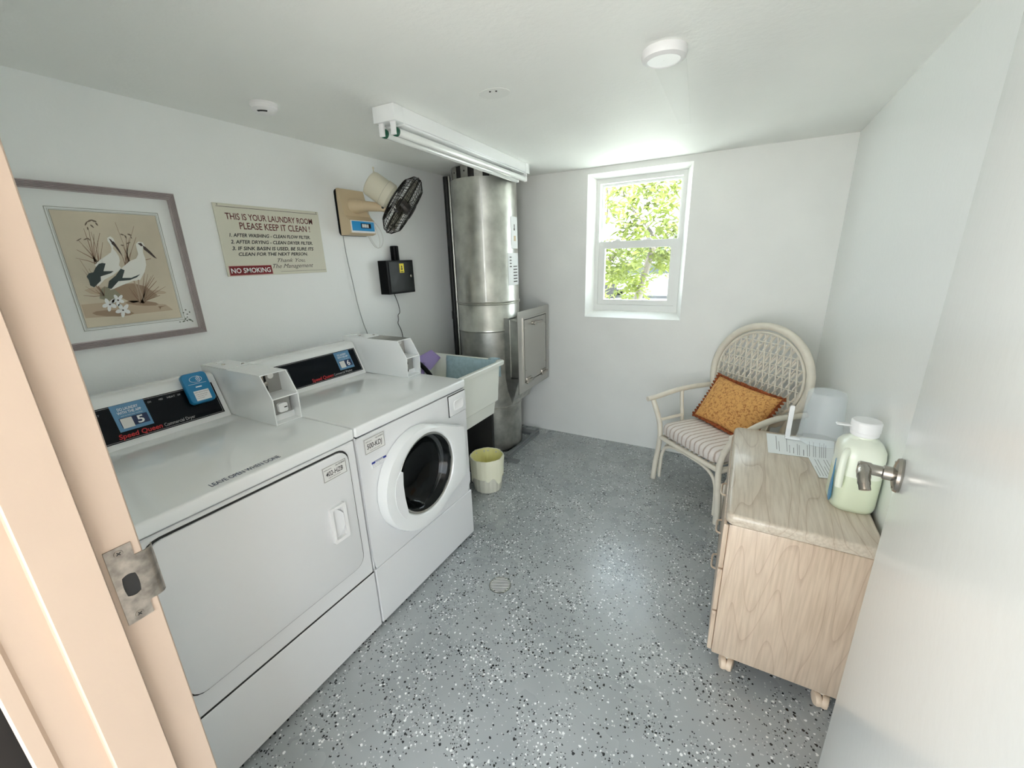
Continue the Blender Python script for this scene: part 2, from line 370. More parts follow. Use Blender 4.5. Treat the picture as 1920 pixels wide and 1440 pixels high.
def text(pl, lines, t, th=.0004, bm=None):
    """lines: (string, a0, a1, baseline, cap height, shear, slope, weight)"""
    bm = bm or new()
    for L in lines:
        s, a0, a1, b0, h, sh, slope, wt = (list(L)+[0, 0, 0])[:8]
        cu = bpy.data.curves.new('txt', 'FONT'); cu.body = s; cu.shear = sh; cu.offset = wt; cu.resolution_u = 3
        ob = bpy.data.objects.new('txt', cu); C.objects.link(ob)
        dg = bpy.context.evaluated_depsgraph_get(); me = bpy.data.meshes.new_from_object(ob.evaluated_get(dg))
        xs = [v.co.x for v in me.vertices]; 
        if xs:
            x0, x1 = min(xs), max(xs); kx = (a1-a0)/(x1-x0); ky = h/.70
            V = [bm.verts.new(pl.p(a0+(v.co.x-x0)*kx, b0+(v.co.y)*ky+slope*((v.co.x-x0)*kx), t+th)) for v in me.vertices]
            for p in me.polygons:
                try: bm.faces.new([V[i] for i in p.vertices])
                except ValueError: pass
        bpy.data.objects.remove(ob); bpy.data.curves.remove(cu); bpy.data.meshes.remove(me)
    return bm

# ------------------------------------------------------------------ the room
W_R, F_Y, H = 2.478, 2.905, 2.058
bm = new(); box(bm, -.12, 2.6, -.17, 3.12, -.1, 0); floor = struct('floor', bm, m_floor)
bm = new(); box(bm, -.12, 2.6, -.17, 3.12, H, H+.12); ceiling = struct('ceiling', bm, m_ceil)
bm = new(); box(bm, -.12, 0, -.17, 3.12, 0, H); struct('wall_left', bm, m_wall)
bm = new(); box(bm, W_R, 2.6, -.17, 3.12, 0, H); struct('wall_right', bm, m_wallgloss)
# far wall with its splayed window opening
WO = (.9606, 1.657, 1.013, 2.019); WI = (1.0, 1.617, 1.055, 1.992)
def q4(x0, x1, z0, z1, y): return [Vector((x0, y, z0)), Vector((x1, y, z0)), Vector((x1, y, z1)), Vector((x0, y, z1))]
bm = new()
rings_ = [q4(0, W_R, 0, H, F_Y), q4(*WO, F_Y), q4(*WI, 2.998), q4(*WI, 3.12), q4(0, W_R, 0, H, 3.12)]
V = [[bm.verts.new(p) for p in r] for r in rings_]
for a, b in zip(V, V[1:]+V[:1]):
    for i in range(4): bm.faces.new((a[i], a[(i+1) % 4], b[(i+1) % 4], b[i]))
far = struct('wall_far', bm, m_wallfar)
# near wall round the doorway
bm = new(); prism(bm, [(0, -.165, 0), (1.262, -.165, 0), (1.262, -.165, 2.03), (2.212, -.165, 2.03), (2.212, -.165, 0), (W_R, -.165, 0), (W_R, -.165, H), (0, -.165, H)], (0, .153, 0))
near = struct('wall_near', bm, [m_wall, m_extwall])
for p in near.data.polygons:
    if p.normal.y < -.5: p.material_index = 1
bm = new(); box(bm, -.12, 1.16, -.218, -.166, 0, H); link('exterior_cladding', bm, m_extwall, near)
# smooth paint patches left on the ceiling
bm = new(); prism(bm, [Vector((a, b, H-.0015)) for a, b in [(1.682, 1.42), (1.787, 1.42), (1.712, 2.20), (1.662, 2.18)]], (0, 0, .0015)); link('plaster_strip', bm, m_patch, ceiling)
bm = new(); prism(bm, [Vector((1.12+.062*math.cos(t), 1.36+.05*math.sin(t), H-.0015)) for t in [2*PI*i/20 for i in range(20)]], (0, 0, .0015)); link('plaster_patch', bm, m_patch, ceiling)
bm = new()
for x, y in ((1.118, 1.332), (1.140, 1.340)): lathe(bm, [(.0035, 0), (.0035, -.002)], (x, y, H-.0015), k=10)
link('anchor_hole', bm, m_gap, ceiling)

# steel door frame, strike side, head and hinge side
prof = [(1.22, -.009), (1.268, -.009), (1.27, -.011), (1.27, -.057), (1.286, -.061), (1.286, -.118), (1.284, -.120), (1.270, -.121), (1.270, -.160), (1.274, -.164), (1.274, -.179), (1.272, -.181), (1.205, -.181), (1.205, -.1655), (1.2615, -.1655), (1.2615, -.0115), (1.22, -.0115)]
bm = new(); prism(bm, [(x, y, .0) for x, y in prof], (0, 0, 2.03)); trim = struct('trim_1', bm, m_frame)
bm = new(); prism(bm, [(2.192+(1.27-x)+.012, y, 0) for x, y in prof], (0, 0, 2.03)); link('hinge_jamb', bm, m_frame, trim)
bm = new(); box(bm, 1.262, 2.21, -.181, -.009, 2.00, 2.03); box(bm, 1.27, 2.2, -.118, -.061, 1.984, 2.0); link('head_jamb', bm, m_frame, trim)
# strike plate
def circ_rect(y0, y1, z0, z1, k=6):
    pts = []
    c = [(y0, z0), (y1, z0), (y1, z1), (y0, z1)]
    for i in range(4):
        a, b = c[i], c[(i+1) % 4]
        for j in range(k): pts.append((a[0]+(b[0]-a[0])*j/k, a[1]+(b[1]-a[1])*j/k))
    return pts
bm = new()
outer = [(1.2703, a, b) for a, b in circ_rect(-.0515, -.020, .940, 1.070)]
hole = []
for (a, b) in circ_rect(-1, 1, -1, 1):
    m_ = max(abs(a), abs(b)); L_ = math.hypot(a, b); f_ = m_/L_*.55+.45
    hole.append((1.2703, -.0335+a*.0095*f_, 1.003+b*.019*f_))
ring(bm, outer, hole, (.0016, 0, 0)); strike = link('strike_plate', bm, m_worn, trim)
bm = new()
pts = [(1.2703, -.020), (1.2703, -.007), (1.268, -.001), (1.263, .003), (1.257, .0045)]
inn = [(x+.0016*math.cos(a), y+.0016*math.sin(a)) for (x, y), a in zip(pts, (0, .15, .6, .9, 1.2))]
prism(bm, [(x, y, .963) for x, y in pts+inn[::-1]], (0, 0, .084)); link('strike_lip', bm, m_worn, strike, smooth=60)
bm = new(); box(bm, 1.2700, 1.2704, -.045, -.022, .98, 1.026); link('latch_hole', bm, m_gap, strike)
for z in (.951, 1.060):
    bm = new(); lathe(bm, [(.0055, 0), (.005, .0008), (.001, .0010)], (1.2719, -.036, z), 'x', 20)
    s_ = link('screw', bm, m_worn, strike)
    bm = new()
    for a in (.6, .6+PI/2):
        c_, n_ = Vector((0, math.cos(a), math.sin(a)))*.0032, Vector((0, -math.sin(a), math.cos(a)))*.0006
        o_ = Vector((1.2729, -.036, z)); prism(bm, [o_-c_-n_, o_+c_-n_, o_+c_+n_, o_-c_+n_], (.0002, 0, 0))
    link('screw_cross', bm, m_gap, strike)

# open door, swung in against the cabinet
dr = (Vector((2.368, .898, 0))-Vector((2.195, 0, 0))); ang = math.atan2(dr.y, dr.x)
bm = new(); box(bm, 0, .912, -.044, 0, .012, 2.0, bev=.0015, seg=1)
door = link('door_1', bm, m_door); door['kind'] = 'structure'; door.location = (2.195, 0, 0); door.rotation_euler = (0, 0, ang); BASE['door_1'] = Vector((0, 0, 0))
bm = new(); lathe(bm, [(.035, 0), (.036, .004), (.034, .009), (.026, .012), (.018, .014)], (.853, 0.0002, 1.012), 'y', 40); ros = link('rosette', bm, m_chrome, door, local=True)
bm = new(); lathe(bm, [(.0145, .012), (.0145, .028), (.0115, .030), (.0115, .046), (.0135, .049), (.0135, .066), (.010, .070)], (.853, 0, 1.012), 'y', 28)
tube(bm, spline([(.853, .058, 1.012), (.83, .059, 1.011), (.815, .058, 1.008), (.80, .056, 1.000), (.792, .053, .990)], 5), [.0125]*6+[.0120]*5+[.011]*5+[.010]*5, 14); link('lever_handle', bm, m_chrome, door, local=True, smooth=50)
bm = new()
for a in (.9, -2.2):
    lathe(bm, [(.0035, .0118), (.003, .0128)], (.853+.026*math.cos(a), 0, 1.012+.026*math.sin(a)), 'y', 12)
link('screw', bm, m_chrome, door, local=True)

# window
win = bpy.data.objects.new('window_1', None); C.objects.link(win); win['kind'] = 'structure'; BASE['window_1'] = Vector((0, 0, 0))
def rframe(bm, x0, x1, z0, z1, w, y0, y1, wb=None, wt=None):
    wb = wb or w; wt = wt or w
    ring(bm, q4(x0, x1, z0, z1, y0), q4(x0+w, x1-w, z0+wb, z1-wt, y0), (0, y1-y0, 0))
bm = new(); rframe(bm, 1.0, 1.617, 1.055, 1.992, .026, 3.0, 3.09, .045, .03); link('window_frame', bm, m_vinyl, win)
bm = new(); rframe(bm, 1.026, 1.591, 1.535, 1.962, .016, 3.045, 3.068, .03, .016); link('upper_sash', bm, m_vinyl, win)
bm = new(); rframe(bm, 1.027, 1.590, 1.101, 1.562, .046, 3.008, 3.036, .036, .05); link('lower_sash', bm, m_vinyl, win)
bm = new(); box(bm, 1.040, 1.577, 3.055, 3.058, 1.56, 1.95); p1 = link('pane', bm, m_glass, win)
bm = new(); box(bm, 1.070, 1.547, 3.020, 3.023, 1.13, 1.52); link('pane', bm, m_glass, win)
for x in (1.16, 1.38):
    bm = new(); box(bm, x-.03, x+.03, 3.006, 3.034, 1.562, 1.570, .002, 1); box(bm, x-.008, x+.022, 3.010, 3.026, 1.570, 1.579, .002, 1); link('sash_lock', bm, m_vinyl, win)

# ------------------------------------------------------------------ outdoors
bm = new(); box(bm, -40, 40, 3.12, 60, -.35, -.2); struct('lawn', bm, m_lawn)
bm = new(); box(bm, -40, 40, 15.5, 24, -.2, -.18); struct('road', bm, m_asph)
bm = new(); box(bm, -6, 8, -3.2, -.17, -.1, -.005); struct('bounce_walkway', bm, m_terra)  # unseen ground added outside the door to bounce light into the room
bm = new(); box(bm, -30, 30, -30, -3.2, -.35, -.2); struct('bounce_court', bm, m_stucco)  # unseen ground added behind the camera, toned for the light it bounces in
bm = new(); box(bm, -6, 8, -2.4, 3.2, H+.14, H+.3); struct('added_sun_blocker', bm, m_stucco)  # unseen slab added to keep direct sun out of the doorway
bm = new(); box(bm, 4.4, 4.52, -2.4, -.17, 0, H+.14); struct('added_bounce_wall', bm, m_peach)  # unseen wall added to cut sky light on the jamb and bounce warm light
def leaf_verts(bm, c, d, L, wd):
    d = d.normalized(); s = d.cross(Vector((random.uniform(-.4, .4), random.uniform(-.4, .4), 1))).normalized()*wd
    n = d.cross(s).normalized()*L*.12
    P = [c, c+d*L*.35+s-n*.2, c+d*L, c+d*L*.35-s-n*.2]; m_ = bm.verts.new(c+d*L*.45-n)
    V = [bm.verts.new(p) for p in P]
    for i in range(4): bm.faces.new((V[i], V[(i+1) % 4], m_))
def foliage(name, parent, clusters, per, L, m):
    bm = new()
    for c, r in clusters:
        for k in range(per):
            a = random.uniform(0, 2*PI); e = random.uniform(-.9, .35)
            d = Vector((math.cos(a)*math.cos(e), math.sin(a)*math.cos(e), math.sin(e)))
            leaf_verts(bm, Vector(c)+Vector((random.gauss(0, r*.4), random.gauss(0, r*.4), random.gauss(0, r*.35))), d, L*random.uniform(.6, 1.2), L*.16)
    o = link(name, bm, m, parent, smooth=80); o['kind'] = 'stuff'; return o
def at(px, py, Y):     # a pixel of the photograph -> the point at depth Y
    d = fw+r2*((px-960)/770.54)-u2*((py-720)/770.54); o = cm.translation; return o+d*((Y-o.y)/d.y)
tr = empty('tree', (.9, 5.2, -.2), 'broad leafed tree with pale branches right outside the window', 'tree')
bm = new()
T0 = at(1188, 565, 5.2); tube(bm, spline([(.62, 5.3, -.3), (.7, 5.25, .5), at(1196, 558, 5.2), at(1210, 510, 5.2), at(1222, 470, 5.2), at(1226, 440, 5.2)], 4), [.06]*5+[.05]*5+[.042]*5+[.036]*5+[.03], 10); link('trunk', bm, m_bark, tr)
for pts, r_ in (([(1226, 442), (1210, 420), (1196, 405), (1188, 395), (1205, 350), (1222, 335)], .018), ([(1226, 442), (1188, 415), (1212, 405), (1225, 395)], .016), ([(1136, 492), (1150, 480), (1160, 466), (1172, 440), (1176, 420)], .035), ([(1132, 340), (1140, 370), (1137, 420)], .02), ([(1225, 470), (1250, 440), (1262, 420), (1285, 405)], .016), ([(1196, 405), (1180, 380), (1165, 350)], .012)):
    bm = new(); q = [at(a, b, 5.2+.15*i) for i, (a, b) in enumerate(pts)]; s_ = spline(q, 4); tube(bm, s_, [r_*(1-.5*i/len(s_)) for i in range(len(s_))], 8); link('branch', bm, m_bark, tr)
cl = []
for x, y in [(1140, 350), (1150, 360), (1165, 352), (1180, 350), (1190, 362), (1205, 345), (1215, 352), (1228, 345), (1240, 352), (1252, 345), (1262, 356), (1272, 350), (1225, 370), (1236, 378), (1248, 384), (1258, 390), (1266, 385), (1272, 378), (1140, 385), (1150, 392), (1160, 402), (1142, 402), (1168, 388), (1175, 412), (1180, 425), (1192, 420), (1205, 428), (1220, 424), (1232, 432), (1242, 424), (1252, 436), (1262, 428), (1212, 440), (1190, 442), (1170, 440), (1250, 415), (1270, 420), (1215, 385), (1175, 375)]:
    cl.append((at(x, y, random.uniform(4.6, 5.8)), .16))
for i in range(46): cl.append((at(random.uniform(1128, 1205), random.uniform(465, 565), random.uniform(4.8, 6.4)), .2))
for i in range(16): cl.append((at(random.uniform(1200, 1262), random.uniform(462, 500), random.uniform(5, 6.4)), .18))
foliage('foliage', tr, cl, 17, .15, m_leaf)
for k, (x, y, s_) in enumerate([(-11, 30, 3.4), (-5, 37, 3.0), (-1.5, 28, 2.6), (3.5, 33, 2.9), (10, 30, 3.6), (-17, 36, 3.5)]):
    t_ = empty('distant_tree', (x, y, -.2), ['tree far behind the lawn, leftmost through the glass', 'tree beyond the road left of the trunk', 'low bushy tree beyond the road behind the trunk', 'tree beyond the road right of the trunk', 'tree beyond the road at the right window edge', 'far tree at the outer left beyond the road'][k], 'tree', 'trees beyond the road')
    bm = new(); tube(bm, [(x, y, -.3), (x, y, s_*.6)], .14, 8); link('trunk', bm, m_bark, t_)
    foliage('foliage', t_, [((x+random.gauss(0, 1.3), y+random.gauss(0, .8), s_*.55+random.gauss(0, .55)), 1.5) for _ in range(20)], 40, .55, m_hedge)
car = empty('car', (-1.4, 17.5, -.18), 'white parked car on the road outside the window', 'car')
def car_at(v): return (v[0]-1.4, v[1]+17.5, v[2]-.18)
bm = new()
body = [(-2.2, .35), (-2.2, .75), (-1.5, .92), (-.9, 1.38), (.6, 1.42), (1.4, .98), (2.15, .85), (2.25, .35)]
loft(bm, [[car_at((a, -.85, b)) for a, b in body], [car_at((a, -.88, b)) for a, b in body], [car_at((a, .88, b)) for a, b in body]]); link('body', bm, m_car, car)
for a, b, c_, d_ in (((-1.3, .95), (-.85, 1.3), (-.1, 1.34), (-.1, .95)), ((0, .95), (0, 1.34), (.55, 1.34), (1.15, .97))):
    bm = new(); prism(bm, [car_at((u, -.885, v)) for u, v in (a, b, c_, d_)], (0, -.01, 0)); link('side_window', bm, m_carg, car)
for a in (-1.4, 1.4):
    for s_ in (-.8, .8):
        bm = new(); lathe(bm, [(.33, -.1), (.33, .1), (.2, .11)], car_at((a, s_, .33)), 'y', 20); link('wheel', bm, m_dark, car)

# ------------------------------------------------------------------ dryer and washer
FX = .871; TOP = .898; CP = Plane((.2978, 0, .905), (0, 1, 0), (-.41, 0, .912))   # leaning face of the consoles
FRONT = Plane((FX, 0, 0), (0, 1, 0), (0, 0, 1)); TOPP = Plane((0, 0, TOP), (0, 1, 0), (-1, 0, 0))
def cabinet(root, y0, y1, kick):
    bm = new(); box(bm, .135, FX-.004, y0+.002, y1-.002, .022, .852, .004, 1); link('cabinet', bm, m_enamelf, root)
    bm = new(); box(bm, .13, FX+.002, y0, y1, .857, TOP, .008, 3); link('top_panel', bm, m_enamel, root)
    bm = new(); box(bm, FX-.006, FX-.0025, y0+.003, y1-.003, kick-.006, kick+.0005); link('panel_gap', bm, m_gap, root)
    bm = new(); box(bm, FX-.02, FX, y0+.001, y1-.001, .018, kick-.005, .003, 1); link('base_panel', bm, m_enamelf, root)
    for x in (.18, .82):
        for y in (y0+.05, y1-.05):
            bm = new(); lathe(bm, [(.022, 0), (.022, .012), (.01, .022)], (x, y, 0), k=16); link('foot', bm, m_dark, root)
def console(root, y0, y1, py0, py1):
    bm = new(); sec = [(.1325, TOP), (.3005, TOP), (.2978, .905), (.2384, 1.0372), (.230, TOP+.158), (.215, TOP+.164), (.16, TOP+.166), (.145, TOP+.16), (.1325, TOP+.14)]
    prism(bm, [(x, y0, z) for x, z in sec], (0, y1-y0, 0)); o = link('console', bm, m_enamel, root, smooth=50)
    h = (.1285)
    bm = new(); flat(bm, CP, rect2(py0, py1, .012, .137), .0008, .0012); link('control_panel', bm, m_blackgl, o)
    bm = new()
    for a, b, c_, d_ in ((py0+.004, py1-.004, .0155, .0165), (py0+.004, py1-.004, .1325, .1335), (py1-.0055, py1-.0045, .016, .133)): flat(bm, CP, rect2(a, b, c_, d_), .0021, .0002)
    link('pinstripe', bm, m_grayp, o)
    return o
def coin_box(root, y0, y1, metal):
    zt = TOP+.186; t = .0035
    S = [(.145, TOP+.0005), (.594, TOP+.0005), (.598, .998), (.548, zt), (.36, zt), (.145, zt)]
    bm = new()
    prism(bm, [(x, y0, z) for x, z in S], (0, t, 0)); prism(bm, [(x, y1-t, z) for x, z in S], (0, t, 0))
    box(bm, .145, .548, y0+t, y1-t, zt-t, zt); box(bm, .145, .150, y0+t, y1-t, TOP+.001, zt-t); box(bm, .15, .592, y0+t, y1-t, TOP+.0008, TOP+.004)
    o = link('coin_box', bm, m_enamel, root)
    bm = new(); box(bm, .48, .5965, y0+t, y1-t, .996, 1.0); link('shelf', bm, m_enamel, o)
    bm = new(); box(bm, .498, .502, y0+t, y1-t, 1.0, zt-t); link('upper_back', bm, m_greybox if not metal else m_stain, o)
    bm = new(); box(bm, .555, .558, y0+t, y1-t-.012, TOP+.028, .996); link('lock_plate', bm, m_greybox, o)
    bm = new(); box(bm, .50, .556, y0+t, y1-t, TOP+.004, TOP+.027); link('sill', bm, m_enamel, o)
    yc = (y0+y1)/2
    # coin drop with its slot and levers
    bm = new(); box(bm, .5022, .506, y0+.020, y0+.046, 1.006, zt-.008, .001, 1); link('coin_drop', bm, m_chrome, o)
    bm = new(); box(bm, .5062, .5075, y0+.036, y0+.043, 1.046, zt-.010); box(bm, .5062, .5075, y0+.038, y0+.045, 1.010, 1.032); link('coin_slot', bm, m_gap, o)
    bm = new(); lathe(bm, [(.009, 0), (.009, .005), (.006, .007)], (.506, y0+.040, 1.039), 'x', 16); link('return_button', bm, m_chrome, o)
    bm = new(); lathe(bm, [(.012, 0), (.011, .002), (.004, .0025)], (.5022, yc+.014, zt-.020), 'x', 20); link('badge', bm, m_label, o)
    if not metal:
        bm = new()
        prof_ = rrect(.034, .034, .007); loft(bm, [[(x_, yc+a, .952+b) for a, b in prof_] for x_ in (.558, .572)]+[[(.575, yc+a*.85, .952+b*.85) for a, b in prof_]]); lk = link('lock', bm, m_plast, o)
        bm = new(); box(bm, .5752, .5756, yc+.001, yc+.013, .951, .955); link('keyhole', bm, m_gap, o)
    else:
        for k, z in enumerate((.925, .945, .963, .982)):
            bm = new(); lathe(bm, [(.009 if k % 2 else .006, 0), (.007, .006), (.002, .007)], (.558, y0+.036, z), 'x', 16); link('lock_bolt', bm, [m_black, m_chrome][k % 2], o)
    # plate on top at the back, hasp screw
    bm = new(); box(bm, .150, .33, y0+.002, y1-.002, zt+.0002, zt+.003, .001, 1); box(bm, .17, .20, yc-.014, yc+.006, zt+.003, zt+.005); link('lid', bm, m_enamel, o)
    bm = new(); lathe(bm, [(.007, 0), (.006, .003)], (.24, yc-.012, zt+.003), k=14); link('lid_screw', bm, m_chrome, o); bm = new(); lathe(bm, [(.006, 0), (.005, .003)], (.30, yc+.03, zt+.003), k=14); link('lid_screw', bm, m_chrome, o)
    return o
def plate(root, pl, a0, a1, b0, b1, lines, name='label_plate', mcol=None, t=.0003):
    bm = new(); flat(bm, pl, rect2(a0, a1, b0, b1), t, .0012); o = link(name, bm, mcol or m_label, root)
    bm = new()
    w_ = .0012
    for q in (rect2(a0+.002, a1-.002, b0+.002, b0+.002+w_), rect2(a0+.002, a1-.002, b1-.002-w_, b1-.002), rect2(a0+.002, a0+.002+w_, b0+.002, b1-.002), rect2(a1-.002-w_, a1-.002, b0+.002, b1-.002)): flat(bm, pl, q, t+.0013, .0002)
    link('border', bm, m_ink, o)
    link('lettering', text(pl, lines, t+.0014), m_ink, o, smooth=180); return o
def sticker(con, a0, a1, b0, b1, num):
    s = (a1-a0)/.09; k = (b1-b0)/.094
    A = lambda a: a0+a*s; B = lambda b: b0+b*k
    bm = new(); flat(bm, CP, rect2(a0, a1, b0, b1), .0023, .0006); o = link('app_sticker', bm, m_stick, con)
    bm = new(); flat(bm, CP, rect2(A(.010), A(.084), B(.012), B(.046)), .0030, .0002); link('number_field', bm, m_navy, o)
    bm = new(); flat(bm, CP, rect2(A(.012), A(.042), B(.009), B(.044)), .0033, .0002); link('blank_square', bm, m_label, o)
    link('lettering', text(CP, [('DO LAUNDRY', A(.016), A(.070), B(.072), .0095*k, 0, 0, .01), ('WITH THE APP', A(.012), A(.075), B(.059), .0095*k, 0, 0, .01), ('scan to start your machine', A(.018), A(.075), B(.051), .0035*k, 0, 0, 0), (num, A(.053), A(.071), B(.016), .026*k, 0, 0, .02)], .0036), m_white, o, smooth=180)
    return o

# dryer
D0, D1 = .030, .709
dry = empty('clothes_dryer', (.5, (D0+D1)/2, 0), 'white front loading dryer with closed square door and blue card reader, nearest the doorway', 'dryer')
cabinet(dry, D0, D1, .284)
con = console(dry, D0+.002, .600, .05, .583)
link('lettering', text(CP, [('Speed Queen', .262, .382, .0215, .016, .15, 0, .02)], .0024), m_red, con, smooth=180)
link('lettering', text(CP, [('Commercial Dryer', .388, .484, .0220, .012, 0, 0, 0), ('START', .215, .243, .112, .006, 0, 0, 0), ('HIGH', .150, .168, .112, .006, 0, 0, 0), ('LOW', .180, .196, .112, .006, 0, 0, 0), ('ON', .372, .382, .117, .006, 0, 0, 0), ('MED', .405, .417, .117, .006, 0, 0, 0), ('HEAT', .430, .455, .117, .006, 0, 0, 0), ('OFF', .462, .472, .117, .006, 0, 0, 0)], .0024), m_grayp, con, smooth=180)['kind'] = 'stuff'
sticker(con, .272, .364, .044, .136, '5')
# blue card reader clipped over the console
RP = Plane((.307, .525, .905), (0, 1, 0), (-.38, 0, .925))
bm = new(); pr = rrect(.084, .118, .014); pl_ = RP
loft(bm, [[pl_.p(a*s_, .128+b*s_, t_) for a, b in pr] for s_, t_ in ((.96, -.004), (1, .0), (1, .014), (.95, .019), (.8, .020))]); rd = link('card_reader', bm, m_reader, dry, 'blue rounded card reader with white label')
bm = new(); flat(bm, RP, rect2(-.024, .026, .078, .116), .0202, .0005); link('reader_label', bm, m_white, rd)
link('lettering', text(RP, [('INSERT CARD OR TAP PHONE', -.022, .024, .108, .003, 0, 0, 0), ('1 swipe card and wait', -.022, .018, .100, .003, 0, 0, 0), ('2 select your cycle', -.022, .014, .093, .003, 0, 0, 0), ('3 press start', -.022, .004, .086, .003, 0, 0, 0)], .0208), m_soft, rd, smooth=180)
bm = new()
for k in range(3): # contactless arcs
    r_ = .006+.005*k; A = [(-.004+r_*math.cos(t), .160+r_*math.sin(t)) for t in [-.8+1.6*i/8 for i in range(9)]]; B = [(-.004+(r_+.0018)*math.cos(t), .160+(r_+.0018)*math.sin(t)) for t in [-.8+1.6*i/8 for i in range(9)]]
    flat(bm, RP, A+B[::-1], .0202, .0003)
A = [(.016*math.cos(t)*1.3, .160+.012*math.sin(t)) for t in [2*PI*i/24 for i in range(24)]]
ring(bm, [RP.p(a, b, .0202) for a, b in A], [RP.p(a*.93, .160+(b-.160)*.93, .0202) for a, b in A], RP.N*.0003)
flat(bm, RP, rect2(-.030, .030, .1425, .1435), .0202, .0003); flat(bm, RP, rect2(-.010, .010, .1285, .1325), .0202, .0003)
link('reader_symbol', bm, m_white, rd)
coin_box(dry, .603, .705, False)
# dryer door
def rr3(x, y0, y1, z0, z1, r, k=5): return [(x, (y0+y1)/2+a, (z0+z1)/2+b) for a, b in rrect(y1-y0, z1-z0, r, k)]
bm = new(); loft(bm, [rr3(FX-.0038, .0785, .6745, .3475, .8425, .044), rr3(FX-.0030, .0785, .6745, .3475, .8425, .044)]); link('door_seal', bm, m_gap, dry)
bm = new(); loft(bm, [rr3(FX-.003, .083, .669, .353, .836, .042), rr3(FX+.002, .083, .669, .353, .836, .042), rr3(FX+.004, .087, .665, .357, .832, .040)]); dd = link('door', bm, m_enamelf, dry, smooth=50)
# recessed pull handle: outer bezel, scooped pocket
bm = new(); P0 = rr3(FX+.0042, .556, .620, .520, .658, .006, 3); P1 = rr3(FX+.0042, .566, .607, .532, .648, .004, 3)
ring(bm, P0, P1, (.012, 0, 0)); hd = link('handle', bm, m_plast, dd, smooth=40)
bm = new(); prism(bm, [(FX+.0044, .566, .532), (FX+.0044, .566, .648), (FX+.0048, .567, .648), (FX+.0048, .567, .532)], (0, .001, 0))
loft(bm, [[(FX+.0045, .567, .534), (FX+.0045, .567, .647)], [(FX+.005, .585, .536), (FX+.005, .585, .645)], [(FX+.012, .600, .56), (FX+.012, .600, .63)], [(FX+.0158, .606, .575), (FX+.0158, .606, .62)]], False, False, False)
link('pocket', bm, m_enamelf, dd, smooth=80)
plate(dd, FRONT, .560, .656, .756, .811, [('402-HZB', .572, .640, .774, .017, .1, 0, .01), ('machine service', .566, .596, .797, .005, 0, 0, 0), ('CALL FOR SERVICE', .612, .650, .799, .005, 0, 0, .02), ('report this number', .580, .630, .766, .004, 0, 0, 0)], t=.0043)
link('lettering', text(TOPP, [('LEAVE OPEN WHEN DONE', .262, .456, -.847, .021, 0, 0, .01)], .0003), m_navy, dry, smooth=180)

# washer
W0, W1 = .714, 1.394
wsh = empty('washing_machine', (.5, (W0+W1)/2, 0), 'white front loading washer with round black glass door, beside the sink', 'washing machine')
# cabinet with a round opening: four sides and a pierced front
bm = new(); box(bm, .135, .150, W0+.002, W1-.002, .022, .852); box(bm, .15, FX-.012, W0+.002, W0+.008, .022, .852); box(bm, .15, FX-.012, W1-.008, W1-.002, .022, .852); box(bm, .15, FX-.012, W0+.008, W1-.008, .022, .03)
cy, cz, R = 1.004, .562, .232
o_ = []; i_ = []
for k in range(48):
    t = 2*PI*k/48; c_, s_ = math.cos(t), math.sin(t)
    m1 = min(((W1-.002-cy)/c_ if c_ > 0 else (W0+.002-cy)/c_) if abs(c_) > 1e-6 else 9, ((.852-cz)/s_ if s_ > 0 else (.284-cz)/s_) if abs(s_) > 1e-6 else 9)
    o_.append((FX-.011, cy+c_*m1, cz+s_*m1)); i_.append((FX-.011, cy+.175*c_, cz+.175*s_))
ring(bm, o_, i_, (.008, 0, 0)); link('cabinet', bm, m_enamelf, wsh)
bm = new(); box(bm, .13, FX+.002, W0, W1, .857, TOP, .008, 3); link('top_panel', bm, m_enamel, wsh)
bm = new(); box(bm, FX-.02, FX, W0+.001, W1-.001, .018, .281, .003, 1); link('base_panel', bm, m_enamelf, wsh)
for x in (.18, .82):
    for y in (W0+.05, W1-.05):
        bm = new(); lathe(bm, [(.022, 0), (.022, .012), (.01, .022)], (x, y, 0), k=16); link('foot', bm, m_dark, wsh)
con2 = console(wsh, W0+.004, 1.288, .74, 1.277)
link('lettering', text(CP, [('Speed Queen', .978, 1.096, .0215, .016, .15, 0, .02)], .0024), m_red, con2, smooth=180)
link('lettering', text(CP, [('Commercial Washer', 1.100, 1.212, .0220, .012, 0, 0, 0), ('START', .855, .875, .03, .006, 0, 0, 0)], .0024), m_grayp, con2, smooth=180)['kind'] = 'stuff'
bm = new()
for q in (rect2(.75, .888, .112, .113), rect2(.887, .888, .027, .113), rect2(.75, .888, .026, .027)): flat(bm, CP, q, .0021, .0002)
link('display_outline', bm, m_grayp, con2)
sticker(con2, 1.145, 1.235, .040, .134, '6')
cb2 = coin_box(wsh, 1.294, 1.391, True)
bm = new(); box(bm, .345, .540, 1.300, 1.385, TOP+.1864, TOP+.1875); link('top_cover', bm, m_galvd, cb2)
# drum
bm = new(); lathe(bm, [(.172, 0), (.20, -.06), (.215, -.08), (.215, -.40)], (FX-.02, cy, cz), 'x', 40, False, True); link('drum', bm, mat('drum steel', (.05, .055, .055), .25, metal=1), wsh)
